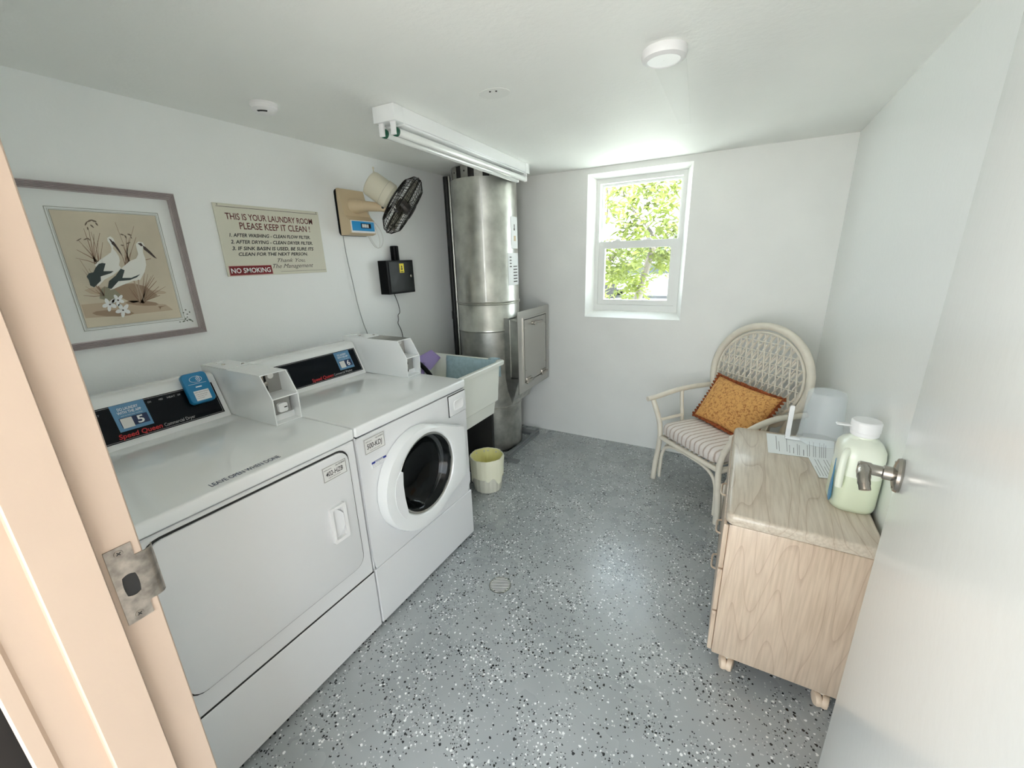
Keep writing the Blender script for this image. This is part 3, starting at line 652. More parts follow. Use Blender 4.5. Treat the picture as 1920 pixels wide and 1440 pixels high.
# door: ring and its hinge side
hub = []
def outline(x, sc=1.0, R_=R):
    pts = []
    for k in range(40):     # arc on the handle side from upper tangent round to the lower
        t = math.radians(62+ (298-62)*k/39); pts.append((x, cy+R_*sc*math.cos(t), cz+R_*sc*math.sin(t)))
    for (a, b) in ((.15, -.185), (.24, -.150), (.300, -.126), (.308, -.115), (.310, .0), (.309, .118), (.300, .131), (.24, .152), (.16, .188)):
        pts.append((x, cy+a*sc, cz+b*sc))
    return pts
O0 = outline(FX+.0005); n_ = len(O0)
def around(x, r): # same point count as the outline, matched by angle
    out = []
    for p_ in O0:
        t = math.atan2(p_[2]-cz, p_[1]-cy); out.append((x, cy+r*math.cos(t), cz+r*math.sin(t)))
    return out
gy_, gz_ = 1.026, .575
def gl(x, r):
    out = []
    for p_ in O0:
        t = math.atan2(p_[2]-gz_, p_[1]-gy_); out.append((x, gy_+r*math.cos(t), gz_+r*math.sin(t)))
    return out
bm = new(); lathe(bm, [(.1755, .032), (.172, .012), (.165, -.004)], (FX, gy_, gz_), 'x', 48, False, False); link('door_gasket', bm, m_black, wsh)
bm = new()
loft(bm, [around(FX+.0005, .20), O0, outline(FX+.032), outline(FX+.045, .975), gl(FX+.050, .200), gl(FX+.046, .184), gl(FX+.036, .177), gl(FX+.030, .176)], False, False)
wd = link('door', bm, m_enamel, wsh, smooth=40)
bm = new(); lathe(bm, [(.174, .034), (.179, .038), (.176, .042), (.170, .038)], (FX, gy_, gz_), 'x', 48, False, False); link('glass_trim', bm, m_stain, wd)
bm = new(); lathe(bm, [(.173, .036), (.168, .036), (.158, .020), (.146, -.004), (.12, -.03), (.06, -.045), (.001, -.048)], (FX, gy_, gz_), 'x', 48, False, False); link('door_glass', bm, m_port, wd, smooth=60)
# handle: raised crescent field over the left of the glass
bm = new()
L_ = [(cy+.186*math.cos(t), cz+.186*math.sin(t)) for t in [math.radians(a) for a in range(156, 221, 4)]]
fld = L_+[(.858, .450), (.878, .463), (.868, .54), (.866, .60), (.872, .655), (.862, .664)]
prism(bm, [(FX+.030, a, b) for a, b in fld], (.0215, 0, 0)); link('door_handle', bm, m_enamelf, wd, smooth=30)
# detergent drawer
bm = new(); box(bm, FX-.003, FX-.0005, 1.253, 1.3885, .742, .848); link('drawer_gap', bm, m_gap, wsh)
bm = new(); box(bm, FX-.002, FX+.006, 1.256, 1.386, .745, .845, .004, 2); dw = link('detergent_drawer', bm, m_enamelf, wsh)
bm = new(); loft(bm, [[(FX+.0062, 1.322+a*s_, .792+b*s_) for a, b in rrect(.072, .046, .014)] for s_ in (1.12, 1.0)]+[[(FX+.010, 1.322+a*.98, .792+b*.98) for a, b in rrect(.072, .046, .014)], [(FX+.0066, 1.322+a*.8, .790+b*.7) for a, b in rrect(.072, .046, .014)]], False, True); link('finger_pull', bm, m_plast, dw, smooth=30)
plate(wsh, FRONT, .744, .845, .776, .838, [('500-KDJ', .756, .830, .795, .020, .1, 0, .01), ('machine service', .752, .782, .822, .005, 0, 0, 0), ('CALL FOR SERVICE', .800, .838, .824, .005, 0, 0, .02), ('report this number', .768, .820, .785, .004, 0, 0, 0)], t=.0003)
bm = new(); flat(bm, FRONT, rect2(.768, .842, .7085, .735), -.0026, .0032); st = link('care_sticker', bm, m_white, wsh)
bm = new(); flat(bm, FRONT, rect2(.768, .786, .7265, .735), .0007, .0002); flat(bm, FRONT, rect2(.786, .826, .733, .735), .0007, .0002); flat(bm, FRONT, rect2(.826, .842, .7265, .735), .0007, .0002); link('blue_band', bm, mat('royal blue print', srgb(40, 55, 140), .5), st)
link('lettering', text(FRONT, [('WARNING', .788, .824, .7275, .005, 0, 0, .01), ('keep door and seal clean', .771, .838, .7215, .003, 0, 0, 0), ('do not overload the drum', .771, .836, .7160, .003, 0, 0, 0), ('use low suds detergent', .771, .830, .7110, .003, 0, 0, 0)], .0009), m_navy, st, smooth=180)

# ------------------------------------------------------------------ left wall things
# framed print
fr = empty('framed_picture', (0, .485, 1.196), 'framed print of two white storks among reeds in a ribbed mauve frame', 'picture')
Y0, Y1, Z0, Z1 = .259, .7125, 1.196, 1.742
bm = new()
sec = [(0, .001), (0, .020)]
for i in range(5): a = .001+i*.0046; sec += [(a, .020), (a+.0012, .024), (a+.0030, .024), (a+.0040, .0195)]
sec += [(.0245, .012), (.0245, .001)]
V = []
for ins, hgt in sec: V.append([(hgt, Y0+ins, Z0+ins), (hgt, Y1-ins, Z0+ins), (hgt, Y1-ins, Z1-ins), (hgt, Y0+ins, Z1-ins)])
loft(bm, V, False, False); link('frame', bm, m_frmauve, fr, smooth=20)
for g_ in (.0048, .0094, .0140, .0186):
    bm = new(); ring(bm, [(.0205, a, b) for a, b in rect2(Y0+g_-.0006, Y1-g_+.0006, Z0+g_-.0006, Z1-g_+.0006)], [(.0205, a, b) for a, b in rect2(Y0+g_+.0006, Y1-g_-.0006, Z0+g_+.0006, Z1-g_-.0006)], (.0008, 0, 0)); link('groove', bm, m_groove, fr)
bm = new(); box(bm, .001, .010, Y0+.0235, Y1-.0235, Z0+.0235, Z1-.0235); link('mat_board', bm, m_mat, fr)
PW = Plane((.0102, 0, 0), (0, 1, 0), (0, 0, 1))
bm = new(); flat(bm, PW, rect2(.3465, .6375, 1.2665, 1.658), 0, .0006); pic = link('print', bm, m_print, fr)
bm = new()
for g, w_ in ((.0095, .0016), (.0032, .0008), (-.0001, .0012)):
    a0, a1, b0, b1 = .3465-g, .6375+g, 1.2665-g, 1.658+g
    ring(bm, [PW.p(a, b, .0007) for a, b in rect2(a0, a1, b0, b1)], [PW.p(a, b, .0007) for a, b in rect2(a0+w_, a1-w_, b0+w_, b1-w_)], PW.N*.0003)
link('mat_line', bm, mat('sage line', srgb(150, 152, 142), .6), fr)
PC = {'ground': srgb(186, 168, 146), 'brown': srgb(156, 134, 112), 'sage': srgb(142, 140, 120), 'reed': srgb(140, 114, 94), 'reedtop': srgb(112, 98, 84), 'white': srgb(226, 226, 220), 'dark': srgb(58, 68, 68), 'bill': srgb(70, 58, 54), 'leg': srgb(176, 158, 138), 'petal': srgb(228, 230, 230), 'sagedark': srgb(100, 112, 100)}
PIC=[('ground',[[(0.351, 1.349), (0.389, 1.35), (0.451, 1.35), (0.528, 1.336), (0.594, 1.325), (0.615, 1.3), (0.519, 1.299), (0.419, 1.299), (0.351, 1.302)], [(0.557, 1.369), (0.534, 1.361), (0.483, 1.362), (0.426, 1.371), (0.384, 1.384), (0.371, 1.397), (0.39, 1.404), (0.435, 1.404), (0.493, 1.397), (0.54, 1.383)], [(0.608, 1.369), (0.599, 1.366), (0.579, 1.366), (0.555, 1.37), (0.537, 1.375), (0.531, 1.38), (0.54, 1.384), (0.559, 1.384), (0.583, 1.381), (0.602, 1.375)]]),
('brown',[[(0.445, 1.405), (0.478, 1.411), (0.512, 1.412), (0.546, 1.398), (0.577, 1.362), (0.552, 1.351), (0.494, 1.34), (0.464, 1.363), (0.446, 1.385)], [(0.489, 1.302), (0.475, 1.297), (0.444, 1.296), (0.408, 1.301), (0.381, 1.309), (0.372, 1.317), (0.384, 1.322), (0.413, 1.323), (0.449, 1.319), (0.479, 1.311)], [(0.572, 1.328), (0.561, 1.324), (0.534, 1.326), (0.503, 1.331), (0.48, 1.338), (0.472, 1.345), (0.483, 1.349), (0.508, 1.348), (0.539, 1.343), (0.564, 1.335)]]),
('sage',[[(0.412, 1.395), (0.427, 1.406), (0.45, 1.398), (0.466, 1.371), (0.438, 1.351), (0.404, 1.365)]]),
('reed',[[(0.422, 1.49), (0.422, 1.545), (0.42, 1.602), (0.419, 1.601), (0.42, 1.545), (0.42, 1.489)], [(0.421, 1.49), (0.427, 1.542), (0.432, 1.597), (0.431, 1.597), (0.425, 1.542), (0.419, 1.49)], [(0.432, 1.479), (0.437, 1.54), (0.436, 1.592), (0.435, 1.591), (0.436, 1.539), (0.429, 1.478)], [(0.42, 1.483), (0.431, 1.536), (0.442, 1.584), (0.441, 1.584), (0.429, 1.536), (0.418, 1.483)], [(0.421, 1.489), (0.438, 1.538), (0.459, 1.588), (0.458, 1.589), (0.437, 1.538), (0.419, 1.49)], [(0.432, 1.478), (0.447, 1.522), (0.459, 1.557), (0.458, 1.557), (0.446, 1.522), (0.43, 1.478)], [(0.432, 1.489), (0.415, 1.527), (0.396, 1.565), (0.395, 1.564), (0.414, 1.526), (0.43, 1.487)], [(0.427, 1.48), (0.422, 1.522), (0.41, 1.556), (0.41, 1.556), (0.421, 1.521), (0.424, 1.479)], [(0.434, 1.491), (0.412, 1.511), (0.385, 1.532), (0.384, 1.531), (0.41, 1.509), (0.432, 1.488)], [(0.428, 1.484), (0.403, 1.497), (0.375, 1.505), (0.375, 1.504), (0.402, 1.495), (0.427, 1.482)], [(0.427, 1.49), (0.417, 1.518), (0.402, 1.547), (0.402, 1.546), (0.416, 1.517), (0.424, 1.489)], [(0.432, 1.482), (0.439, 1.525), (0.447, 1.562), (0.446, 1.562), (0.438, 1.525), (0.429, 1.482)], [(0.432, 1.482), (0.443, 1.513), (0.45, 1.54), (0.45, 1.54), (0.442, 1.513), (0.43, 1.482)], [(0.519, 1.477), (0.516, 1.555), (0.51, 1.627), (0.509, 1.626), (0.515, 1.555), (0.516, 1.476)], [(0.514, 1.478), (0.522, 1.531), (0.53, 1.58), (0.529, 1.579), (0.52, 1.53), (0.511, 1.478)], [(0.507, 1.472), (0.522, 1.528), (0.539, 1.576), (0.538, 1.576), (0.52, 1.529), (0.504, 1.472)], [(0.502, 1.475), (0.53, 1.548), (0.562, 1.616), (0.561, 1.616), (0.529, 1.549), (0.5, 1.476)], [(0.512, 1.477), (0.534, 1.528), (0.559, 1.576), (0.558, 1.577), (0.533, 1.529), (0.51, 1.478)], [(0.523, 1.482), (0.518, 1.515), (0.512, 1.548), (0.511, 1.548), (0.516, 1.514), (0.52, 1.481)], [(0.505, 1.475), (0.511, 1.507), (0.516, 1.533), (0.515, 1.532), (0.509, 1.507), (0.503, 1.475)], [(0.508, 1.473), (0.519, 1.503), (0.532, 1.524), (0.531, 1.525), (0.518, 1.503), (0.505, 1.474)], [(0.51, 1.469), (0.544, 1.489), (0.587, 1.499), (0.587, 1.501), (0.544, 1.492), (0.51, 1.472)], [(0.504, 1.482), (0.504, 1.5), (0.501, 1.517), (0.5, 1.517), (0.502, 1.499), (0.502, 1.481)]]),
('reedtop',[[(0.434, 1.625), (0.434, 1.622), (0.431, 1.617), (0.427, 1.612), (0.425, 1.611), (0.425, 1.614), (0.428, 1.62), (0.432, 1.624)], [(0.448, 1.631), (0.446, 1.628), (0.441, 1.625), (0.435, 1.623), (0.432, 1.624), (0.435, 1.626), (0.44, 1.63), (0.446, 1.632)], [(0.459, 1.625), (0.456, 1.624), (0.451, 1.625), (0.446, 1.628), (0.445, 1.631), (0.448, 1.632), (0.454, 1.63), (0.458, 1.628)], [(0.46, 1.612), (0.458, 1.613), (0.455, 1.616), (0.454, 1.621), (0.455, 1.623), (0.457, 1.623), (0.459, 1.62), (0.46, 1.615)], [(0.447, 1.605), (0.445, 1.605), (0.442, 1.608), (0.439, 1.613), (0.439, 1.615), (0.442, 1.615), (0.445, 1.612), (0.447, 1.607)], [(0.43, 1.596), (0.429, 1.597), (0.428, 1.601), (0.429, 1.606), (0.43, 1.608), (0.431, 1.607), (0.432, 1.603), (0.431, 1.598)], [(0.406, 1.57), (0.404, 1.567), (0.398, 1.563), (0.393, 1.56), (0.391, 1.56), (0.392, 1.562), (0.398, 1.566), (0.403, 1.569)], [(0.422, 1.57), (0.42, 1.568), (0.416, 1.565), (0.411, 1.564), (0.409, 1.564), (0.411, 1.566), (0.416, 1.569), (0.42, 1.57)], [(0.427, 1.563), (0.425, 1.563), (0.423, 1.566), (0.421, 1.569), (0.421, 1.571), (0.423, 1.571), (0.425, 1.569), (0.427, 1.565)], [(0.525, 1.583), (0.523, 1.582), (0.519, 1.583), (0.515, 1.585), (0.514, 1.587), (0.517, 1.588), (0.521, 1.587), (0.524, 1.585)], [(0.529, 1.571), (0.528, 1.572), (0.526, 1.576), (0.525, 1.581), (0.526, 1.584), (0.528, 1.583), (0.53, 1.579), (0.53, 1.574)], [(0.547, 1.583), (0.545, 1.582), (0.54, 1.583), (0.536, 1.586), (0.535, 1.588), (0.538, 1.589), (0.542, 1.588), (0.546, 1.585)], [(0.545, 1.571), (0.544, 1.572), (0.542, 1.575), (0.542, 1.579), (0.542, 1.581), (0.544, 1.581), (0.545, 1.577), (0.546, 1.573)], [(0.538, 1.559), (0.536, 1.557), (0.531, 1.554), (0.526, 1.553), (0.524, 1.553), (0.526, 1.556), (0.531, 1.558), (0.536, 1.56)], [(0.516, 1.547), (0.514, 1.546), (0.51, 1.546), (0.507, 1.548), (0.506, 1.549), (0.508, 1.55), (0.512, 1.55), (0.515, 1.549)]]),
('reed',[[(0.523, 1.336), (0.548, 1.393), (0.581, 1.44), (0.58, 1.44), (0.546, 1.394), (0.52, 1.337)], [(0.518, 1.336), (0.548, 1.387), (0.582, 1.429), (0.581, 1.43), (0.547, 1.389), (0.515, 1.338)], [(0.52, 1.337), (0.543, 1.39), (0.572, 1.434), (0.571, 1.434), (0.541, 1.391), (0.517, 1.338)], [(0.524, 1.336), (0.545, 1.395), (0.564, 1.443), (0.563, 1.443), (0.543, 1.395), (0.521, 1.337)], [(0.529, 1.336), (0.539, 1.399), (0.555, 1.449), (0.554, 1.449), (0.537, 1.399), (0.525, 1.336)], [(0.528, 1.336), (0.549, 1.38), (0.586, 1.416), (0.585, 1.417), (0.547, 1.382), (0.526, 1.337)], [(0.516, 1.336), (0.556, 1.368), (0.588, 1.394), (0.588, 1.396), (0.555, 1.37), (0.515, 1.339)], [(0.525, 1.335), (0.563, 1.367), (0.61, 1.393), (0.61, 1.394), (0.562, 1.369), (0.523, 1.338)], [(0.528, 1.337), (0.513, 1.366), (0.506, 1.389), (0.505, 1.388), (0.511, 1.365), (0.525, 1.335)], [(0.526, 1.338), (0.507, 1.362), (0.498, 1.381), (0.497, 1.38), (0.505, 1.361), (0.523, 1.335)], [(0.516, 1.338), (0.507, 1.371), (0.495, 1.398), (0.494, 1.397), (0.504, 1.37), (0.513, 1.337)], [(0.513, 1.336), (0.549, 1.349), (0.584, 1.36), (0.584, 1.362), (0.549, 1.352), (0.513, 1.339)], [(0.42, 1.376), (0.397, 1.389), (0.377, 1.41), (0.377, 1.409), (0.396, 1.388), (0.419, 1.374)], [(0.419, 1.376), (0.39, 1.375), (0.364, 1.38), (0.364, 1.379), (0.39, 1.373), (0.419, 1.374)], [(0.42, 1.376), (0.409, 1.383), (0.401, 1.397), (0.4, 1.396), (0.408, 1.381), (0.419, 1.374)], [(0.42, 1.376), (0.409, 1.419), (0.401, 1.469), (0.4, 1.469), (0.408, 1.418), (0.418, 1.374)], [(0.42, 1.376), (0.401, 1.42), (0.383, 1.47), (0.383, 1.469), (0.399, 1.419), (0.418, 1.374)], [(0.42, 1.375), (0.423, 1.387), (0.427, 1.406), (0.426, 1.406), (0.421, 1.387), (0.418, 1.375)], [(0.42, 1.376), (0.401, 1.435), (0.385, 1.499), (0.384, 1.499), (0.4, 1.434), (0.418, 1.374)]]),
('white',[[(0.475, 1.573), (0.484, 1.578), (0.491, 1.571), (0.493, 1.557), (0.486, 1.548), (0.482, 1.536), (0.488, 1.525), (0.492, 1.509), (0.491, 1.493), (0.485, 1.478), (0.49, 1.466), (0.461, 1.445), (0.432, 1.429), (0.416, 1.413), (0.407, 1.407), (0.411, 1.426), (0.427, 1.456), (0.419, 1.48), (0.437, 1.498), (0.459, 1.513), (0.473, 1.523), (0.478, 1.536), (0.477, 1.551), (0.473, 1.563)]]),
('white',[[(0.552, 1.553), (0.562, 1.562), (0.575, 1.559), (0.578, 1.545), (0.569, 1.533), (0.567, 1.521), (0.569, 1.5), (0.566, 1.476), (0.555, 1.451), (0.535, 1.423), (0.514, 1.421), (0.477, 1.407), (0.449, 1.395), (0.439, 1.393), (0.462, 1.423), (0.495, 1.452), (0.488, 1.466), (0.501, 1.477), (0.521, 1.493), (0.541, 1.501), (0.551, 1.517), (0.551, 1.537)]]),
('dark',[[(0.449, 1.485), (0.437, 1.459), (0.465, 1.458), (0.456, 1.451), (0.425, 1.441), (0.422, 1.426), (0.399, 1.405), (0.39, 1.412), (0.391, 1.431), (0.388, 1.442), (0.396, 1.453), (0.409, 1.456), (0.419, 1.472), (0.43, 1.484), (0.44, 1.487)], [(0.487, 1.466), (0.497, 1.46), (0.484, 1.433), (0.51, 1.432), (0.54, 1.444), (0.527, 1.433), (0.504, 1.424), (0.47, 1.422), (0.444, 1.396), (0.435, 1.401), (0.444, 1.424), (0.467, 1.442)]]),
('bill',[[(0.483, 1.563), (0.49, 1.56), (0.499, 1.532), (0.503, 1.51), (0.499, 1.517), (0.489, 1.542), (0.482, 1.552)], [(0.572, 1.548), (0.58, 1.542), (0.593, 1.523), (0.606, 1.499), (0.597, 1.504), (0.582, 1.523), (0.571, 1.535)], [(0.478, 1.571), (0.484, 1.567), (0.486, 1.559), (0.482, 1.557)], [(0.558, 1.555), (0.569, 1.557), (0.573, 1.547), (0.567, 1.545)]]),
('leg',[[(0.513, 1.42), (0.517, 1.391), (0.514, 1.342), (0.516, 1.342), (0.52, 1.392), (0.517, 1.421)], [(0.527, 1.424), (0.523, 1.395), (0.528, 1.342), (0.53, 1.343), (0.526, 1.396), (0.532, 1.424)]]),
('petal',[[(0.478, 1.306), (0.473, 1.303), (0.467, 1.304), (0.462, 1.309), (0.46, 1.315), (0.462, 1.319), (0.468, 1.32), (0.474, 1.318), (0.478, 1.312)], [(0.452, 1.291), (0.449, 1.295), (0.449, 1.303), (0.452, 1.312), (0.456, 1.317), (0.46, 1.316), (0.462, 1.31), (0.46, 1.301), (0.456, 1.294)], [(0.435, 1.313), (0.438, 1.318), (0.444, 1.322), (0.451, 1.323), (0.456, 1.32), (0.456, 1.315), (0.451, 1.31), (0.444, 1.308), (0.438, 1.309)], [(0.451, 1.341), (0.456, 1.341), (0.46, 1.335), (0.461, 1.327), (0.459, 1.32), (0.455, 1.318), (0.451, 1.321), (0.448, 1.328), (0.448, 1.336)], [(0.478, 1.337), (0.478, 1.332), (0.474, 1.324), (0.468, 1.318), (0.462, 1.317), (0.459, 1.32), (0.461, 1.327), (0.467, 1.334), (0.473, 1.338)], [(0.443, 1.331), (0.439, 1.328), (0.433, 1.329), (0.428, 1.333), (0.426, 1.339), (0.429, 1.343), (0.434, 1.344), (0.44, 1.342), (0.443, 1.337)], [(0.418, 1.317), (0.416, 1.32), (0.416, 1.328), (0.419, 1.336), (0.423, 1.341), (0.427, 1.34), (0.428, 1.334), (0.426, 1.326), (0.423, 1.319)], [(0.404, 1.337), (0.406, 1.342), (0.412, 1.346), (0.418, 1.347), (0.423, 1.344), (0.423, 1.339), (0.418, 1.335), (0.412, 1.332), (0.406, 1.333)], [(0.418, 1.364), (0.423, 1.363), (0.426, 1.358), (0.427, 1.351), (0.426, 1.344), (0.422, 1.342), (0.418, 1.345), (0.415, 1.351), (0.416, 1.359)], [(0.443, 1.36), (0.443, 1.355), (0.439, 1.348), (0.433, 1.343), (0.428, 1.341), (0.426, 1.344), (0.428, 1.351), (0.433, 1.357), (0.439, 1.361)], [(0.469, 1.346), (0.465, 1.343), (0.46, 1.344), (0.455, 1.347), (0.454, 1.353), (0.456, 1.357), (0.461, 1.358), (0.466, 1.355), (0.469, 1.351)], [(0.447, 1.333), (0.444, 1.336), (0.444, 1.342), (0.447, 1.35), (0.451, 1.354), (0.454, 1.354), (0.455, 1.349), (0.454, 1.341), (0.451, 1.335)], [(0.433, 1.351), (0.435, 1.355), (0.44, 1.359), (0.446, 1.36), (0.45, 1.357), (0.45, 1.353), (0.446, 1.349), (0.44, 1.346), (0.435, 1.347)], [(0.446, 1.375), (0.45, 1.375), (0.454, 1.37), (0.455, 1.363), (0.453, 1.357), (0.45, 1.355), (0.446, 1.358), (0.444, 1.364), (0.444, 1.371)], [(0.469, 1.372), (0.469, 1.367), (0.466, 1.361), (0.46, 1.356), (0.455, 1.355), (0.453, 1.358), (0.455, 1.363), (0.46, 1.369), (0.465, 1.373)]]),
('bill',[[(0.461, 1.317), (0.461, 1.316), (0.459, 1.315), (0.457, 1.315), (0.456, 1.316), (0.456, 1.318), (0.457, 1.32), (0.458, 1.321), (0.46, 1.32), (0.461, 1.319)], [(0.429, 1.341), (0.428, 1.34), (0.427, 1.339), (0.425, 1.339), (0.424, 1.34), (0.424, 1.342), (0.425, 1.344), (0.426, 1.344), (0.428, 1.344), (0.429, 1.343)], [(0.456, 1.355), (0.455, 1.353), (0.453, 1.352), (0.451, 1.353), (0.45, 1.354), (0.45, 1.355), (0.451, 1.357), (0.452, 1.358), (0.454, 1.358), (0.455, 1.357)]]),
('reed',[[(0.567, 1.319), (0.597, 1.32), (0.577, 1.316), (0.571, 1.306), (0.571, 1.314)]]),
('sagedark',[[(0.66, 1.294), (0.658, 1.293), (0.655, 1.294), (0.654, 1.296), (0.655, 1.298), (0.658, 1.298), (0.66, 1.296)], [(0.67, 1.281), (0.668, 1.282), (0.667, 1.285), (0.667, 1.288), (0.669, 1.289), (0.671, 1.287), (0.671, 1.283)], [(0.65, 1.285), (0.648, 1.283), (0.646, 1.283), (0.644, 1.285), (0.644, 1.287), (0.647, 1.288), (0.649, 1.287)], [(0.663, 1.277), (0.661, 1.276), (0.658, 1.276), (0.656, 1.277), (0.656, 1.279), (0.659, 1.28), (0.662, 1.279)], [(0.63, 1.249), (0.629, 1.248), (0.626, 1.248), (0.624, 1.249), (0.624, 1.251), (0.627, 1.252), (0.629, 1.251)], [(0.647, 1.252), (0.645, 1.25), (0.64, 1.248), (0.636, 1.248), (0.636, 1.251), (0.64, 1.253), (0.644, 1.254)], [(0.656, 1.25), (0.654, 1.249), (0.651, 1.251), (0.65, 1.254), (0.652, 1.255), (0.654, 1.255), (0.656, 1.252)], [(0.67, 1.25), (0.667, 1.25), (0.661, 1.252), (0.658, 1.256), (0.659, 1.258), (0.664, 1.257), (0.669, 1.254)], [(0.674, 1.245), (0.672, 1.244), (0.669, 1.246), (0.668, 1.249), (0.669, 1.251), (0.672, 1.25), (0.674, 1.247)], [(0.653, 1.264), (0.652, 1.261), (0.65, 1.257), (0.647, 1.255), (0.645, 1.256), (0.647, 1.26), (0.65, 1.264)], [(0.656, 1.262), (0.655, 1.263), (0.655, 1.266), (0.656, 1.269), (0.658, 1.269), (0.658, 1.267), (0.658, 1.264)]])]

for i, (c_, polys) in enumerate(PIC):
    bm = new()
    for q in polys:
        vs = [bm.verts.new(PW.p(a, b, .0008+.00008*i)) for a, b in q]
        for tri in tessellate_polygon([[Vector((a, b, 0)) for a, b in q]]):
            try: bm.faces.new([vs[k] for k in tri])
            except ValueError: pass
    link({'white': 'stork_shape', 'dark': 'wing_shape', 'bill': 'bill_shape', 'petal': 'flower_shape', 'ground': 'ground_shape', 'brown': 'ground_shape', 'sage': 'bush_shape', 'sagedark': 'mat_motif', 'leg': 'leg_shape'}.get(c_, 'reed_shape'), bm, mat('print '+c_, PC[c_], .6), pic)['kind'] = 'stuff'
    for p in pic.children[-1].data.polygons: p.use_smooth = False

# rules sign
sg = empty('rules_sign', (0, 1.11, 1.42), 'cream laundry room rules sign with red and black lettering on the left wall', 'sign')
bm = new(); box(bm, .001, .006, .8545, 1.3680, 1.4195, 1.7265, .001, 1); bd = link('board', bm, m_signbg, sg)
SW = Plane((.0062, 0, 0), (0, 1, 0), (0, 0, 1))
bm = new(); flat(bm, SW, rect2(.866, 1.360, 1.7125, 1.7145), 0, .0003); link('rule_line', bm, m_soft, sg); bm = new(); flat(bm, SW, rect2(1.105, 1.364, 1.4320, 1.4332), 0, .0003); link('rule_line', bm, m_soft, sg)
link('lettering', text(SW, [('THIS IS YOUR LAUNDRY ROOM', .896, 1.324, 1.6625, .0265, 0, 0, .012), ('PLEASE KEEP IT CLEAN !', .949, 1.303, 1.6235, .0285, 0, 0, .012)], 0), m_signred, sg, smooth=180)
link('lettering', text(SW, [('1. AFTER WASHING - CLEAN FLOW FILTER.', .896, 1.297, 1.5895, .0150, .25, 0, .022), ('2. AFTER DRYING - CLEAN DRYER FILTER.', .896, 1.306, 1.5610, .0150, .25, 0, .022), ("3. IF SINK BASIN IS USED, BE SURE ITS", .896, 1.307, 1.5325, .0155, .25, 0, .022), ('CLEAN FOR THE NEXT PERSON.', .919, 1.267, 1.5080, .0145, .25, 0, .022)], 0), m_ink, sg, smooth=180)
link('lettering', text(SW, [('Thank You,', 1.097, 1.247, 1.4770, .0180, .45, 0, 0), ('The Management', 1.068, 1.290, 1.4490, .0200, .45, 0, 0)], 0), m_soft, sg, smooth=180)
bm = new(); flat(bm, SW, [(.8625, 1.4215), (1.0635, 1.4225), (1.0610, 1.4655), (.8635, 1.4650)], .0002, .0008); ns = link('no_smoking_label', bm, m_maroon, sg, 'maroon no smoking sticker')
bm = new(); ring(bm, [SW.p(a, b, .0011) for a, b in [(.8625, 1.4215), (1.0635, 1.4225), (1.0610, 1.4655), (.8635, 1.4650)]], [SW.p(a, b, .0011) for a, b in [(.8645, 1.4235), (1.0615, 1.4245), (1.0592, 1.4637), (.8655, 1.4632)]], SW.N*.0002); link('sticker_edge', bm, mat('pink edge', srgb(205, 160, 155), .5), ns)
link('lettering', text(SW, [('NO SMOKING', .8715, 1.0530, 1.4330, .0215, 0, 0, .015)], .0013), m_white, ns, smooth=180)
for a, b in ((.872, 1.721), (1.355, 1.721)):
    bm = new(); lathe(bm, [(.003, 0), (.002, .0015)], (.0062, a, b), 'x', 12); link('screw', bm, m_chrome, sg)
# wall thermostat box behind? lock box
lb = empty('lock_box', (0, 1.865, 1.264), 'black steel lock box with yellow sticker and stub antenna under the fan', 'box')
bm = new(); box(bm, .001, .076, 1.748, 1.986, 1.266, 1.472, .002, 1); link('case', bm, m_black, lb)
bm = new(); box(bm, .0765, .0795, 1.764, 1.978, 1.276, 1.462, .001, 1); ld = link('door', bm, m_blackgr, lb)
bm = new(); lathe(bm, [(.009, 0), (.009, .006), (.006, .008)], (.0797, 1.947, 1.372), 'x', 18); link('lock', bm, m_chrome, lb)
LP_ = Plane((.0798, 0, 0), (0, 1, 0), (0, 0, 1))
bm = new(); flat(bm, LP_, rect2(1.853, 1.893, 1.395, 1.452), 0, .0006); ys = link('yellow_sticker', bm, m_yellow, lb)
bm = new()
flat(bm, LP_, [(1.873, 1.443), (1.866, 1.428), (1.870, 1.429), (1.870, 1.421), (1.862, 1.421), (1.873, 1.410), (1.884, 1.421), (1.876, 1.421), (1.876, 1.429), (1.880, 1.428)], .0008, .0002); flat(bm, LP_, rect2(1.859, 1.887, 1.400, 1.4045), .0008, .0002); link('warning_symbol', bm, m_ink, ys)
bm = new(); lathe(bm, [(.026, 0), (.026, .085), (.022, .089)], (.030, 1.876, 1.4725), k=24); link('antenna', bm, m_black, lb)
bm = new(); tube(bm, spline([(.012, 1.850, 1.265), (.012, 1.862, 1.235), (.016, 1.872, 1.20), (.012, 1.884, 1.160), (.016, 1.878, 1.135), (.012, 1.866, 1.12), (.018, 1.858, 1.09), (.012, 1.857, 1.065), (.014, 1.876, 1.02), (.012, 1.888, .96), (.012, 1.880, .84)], 5), .0022, 8); tag_ = single('data_cable', bm, m_wire, 'thin black wire hanging from the black lock box', 'cable', (.012, 1.85, .84))

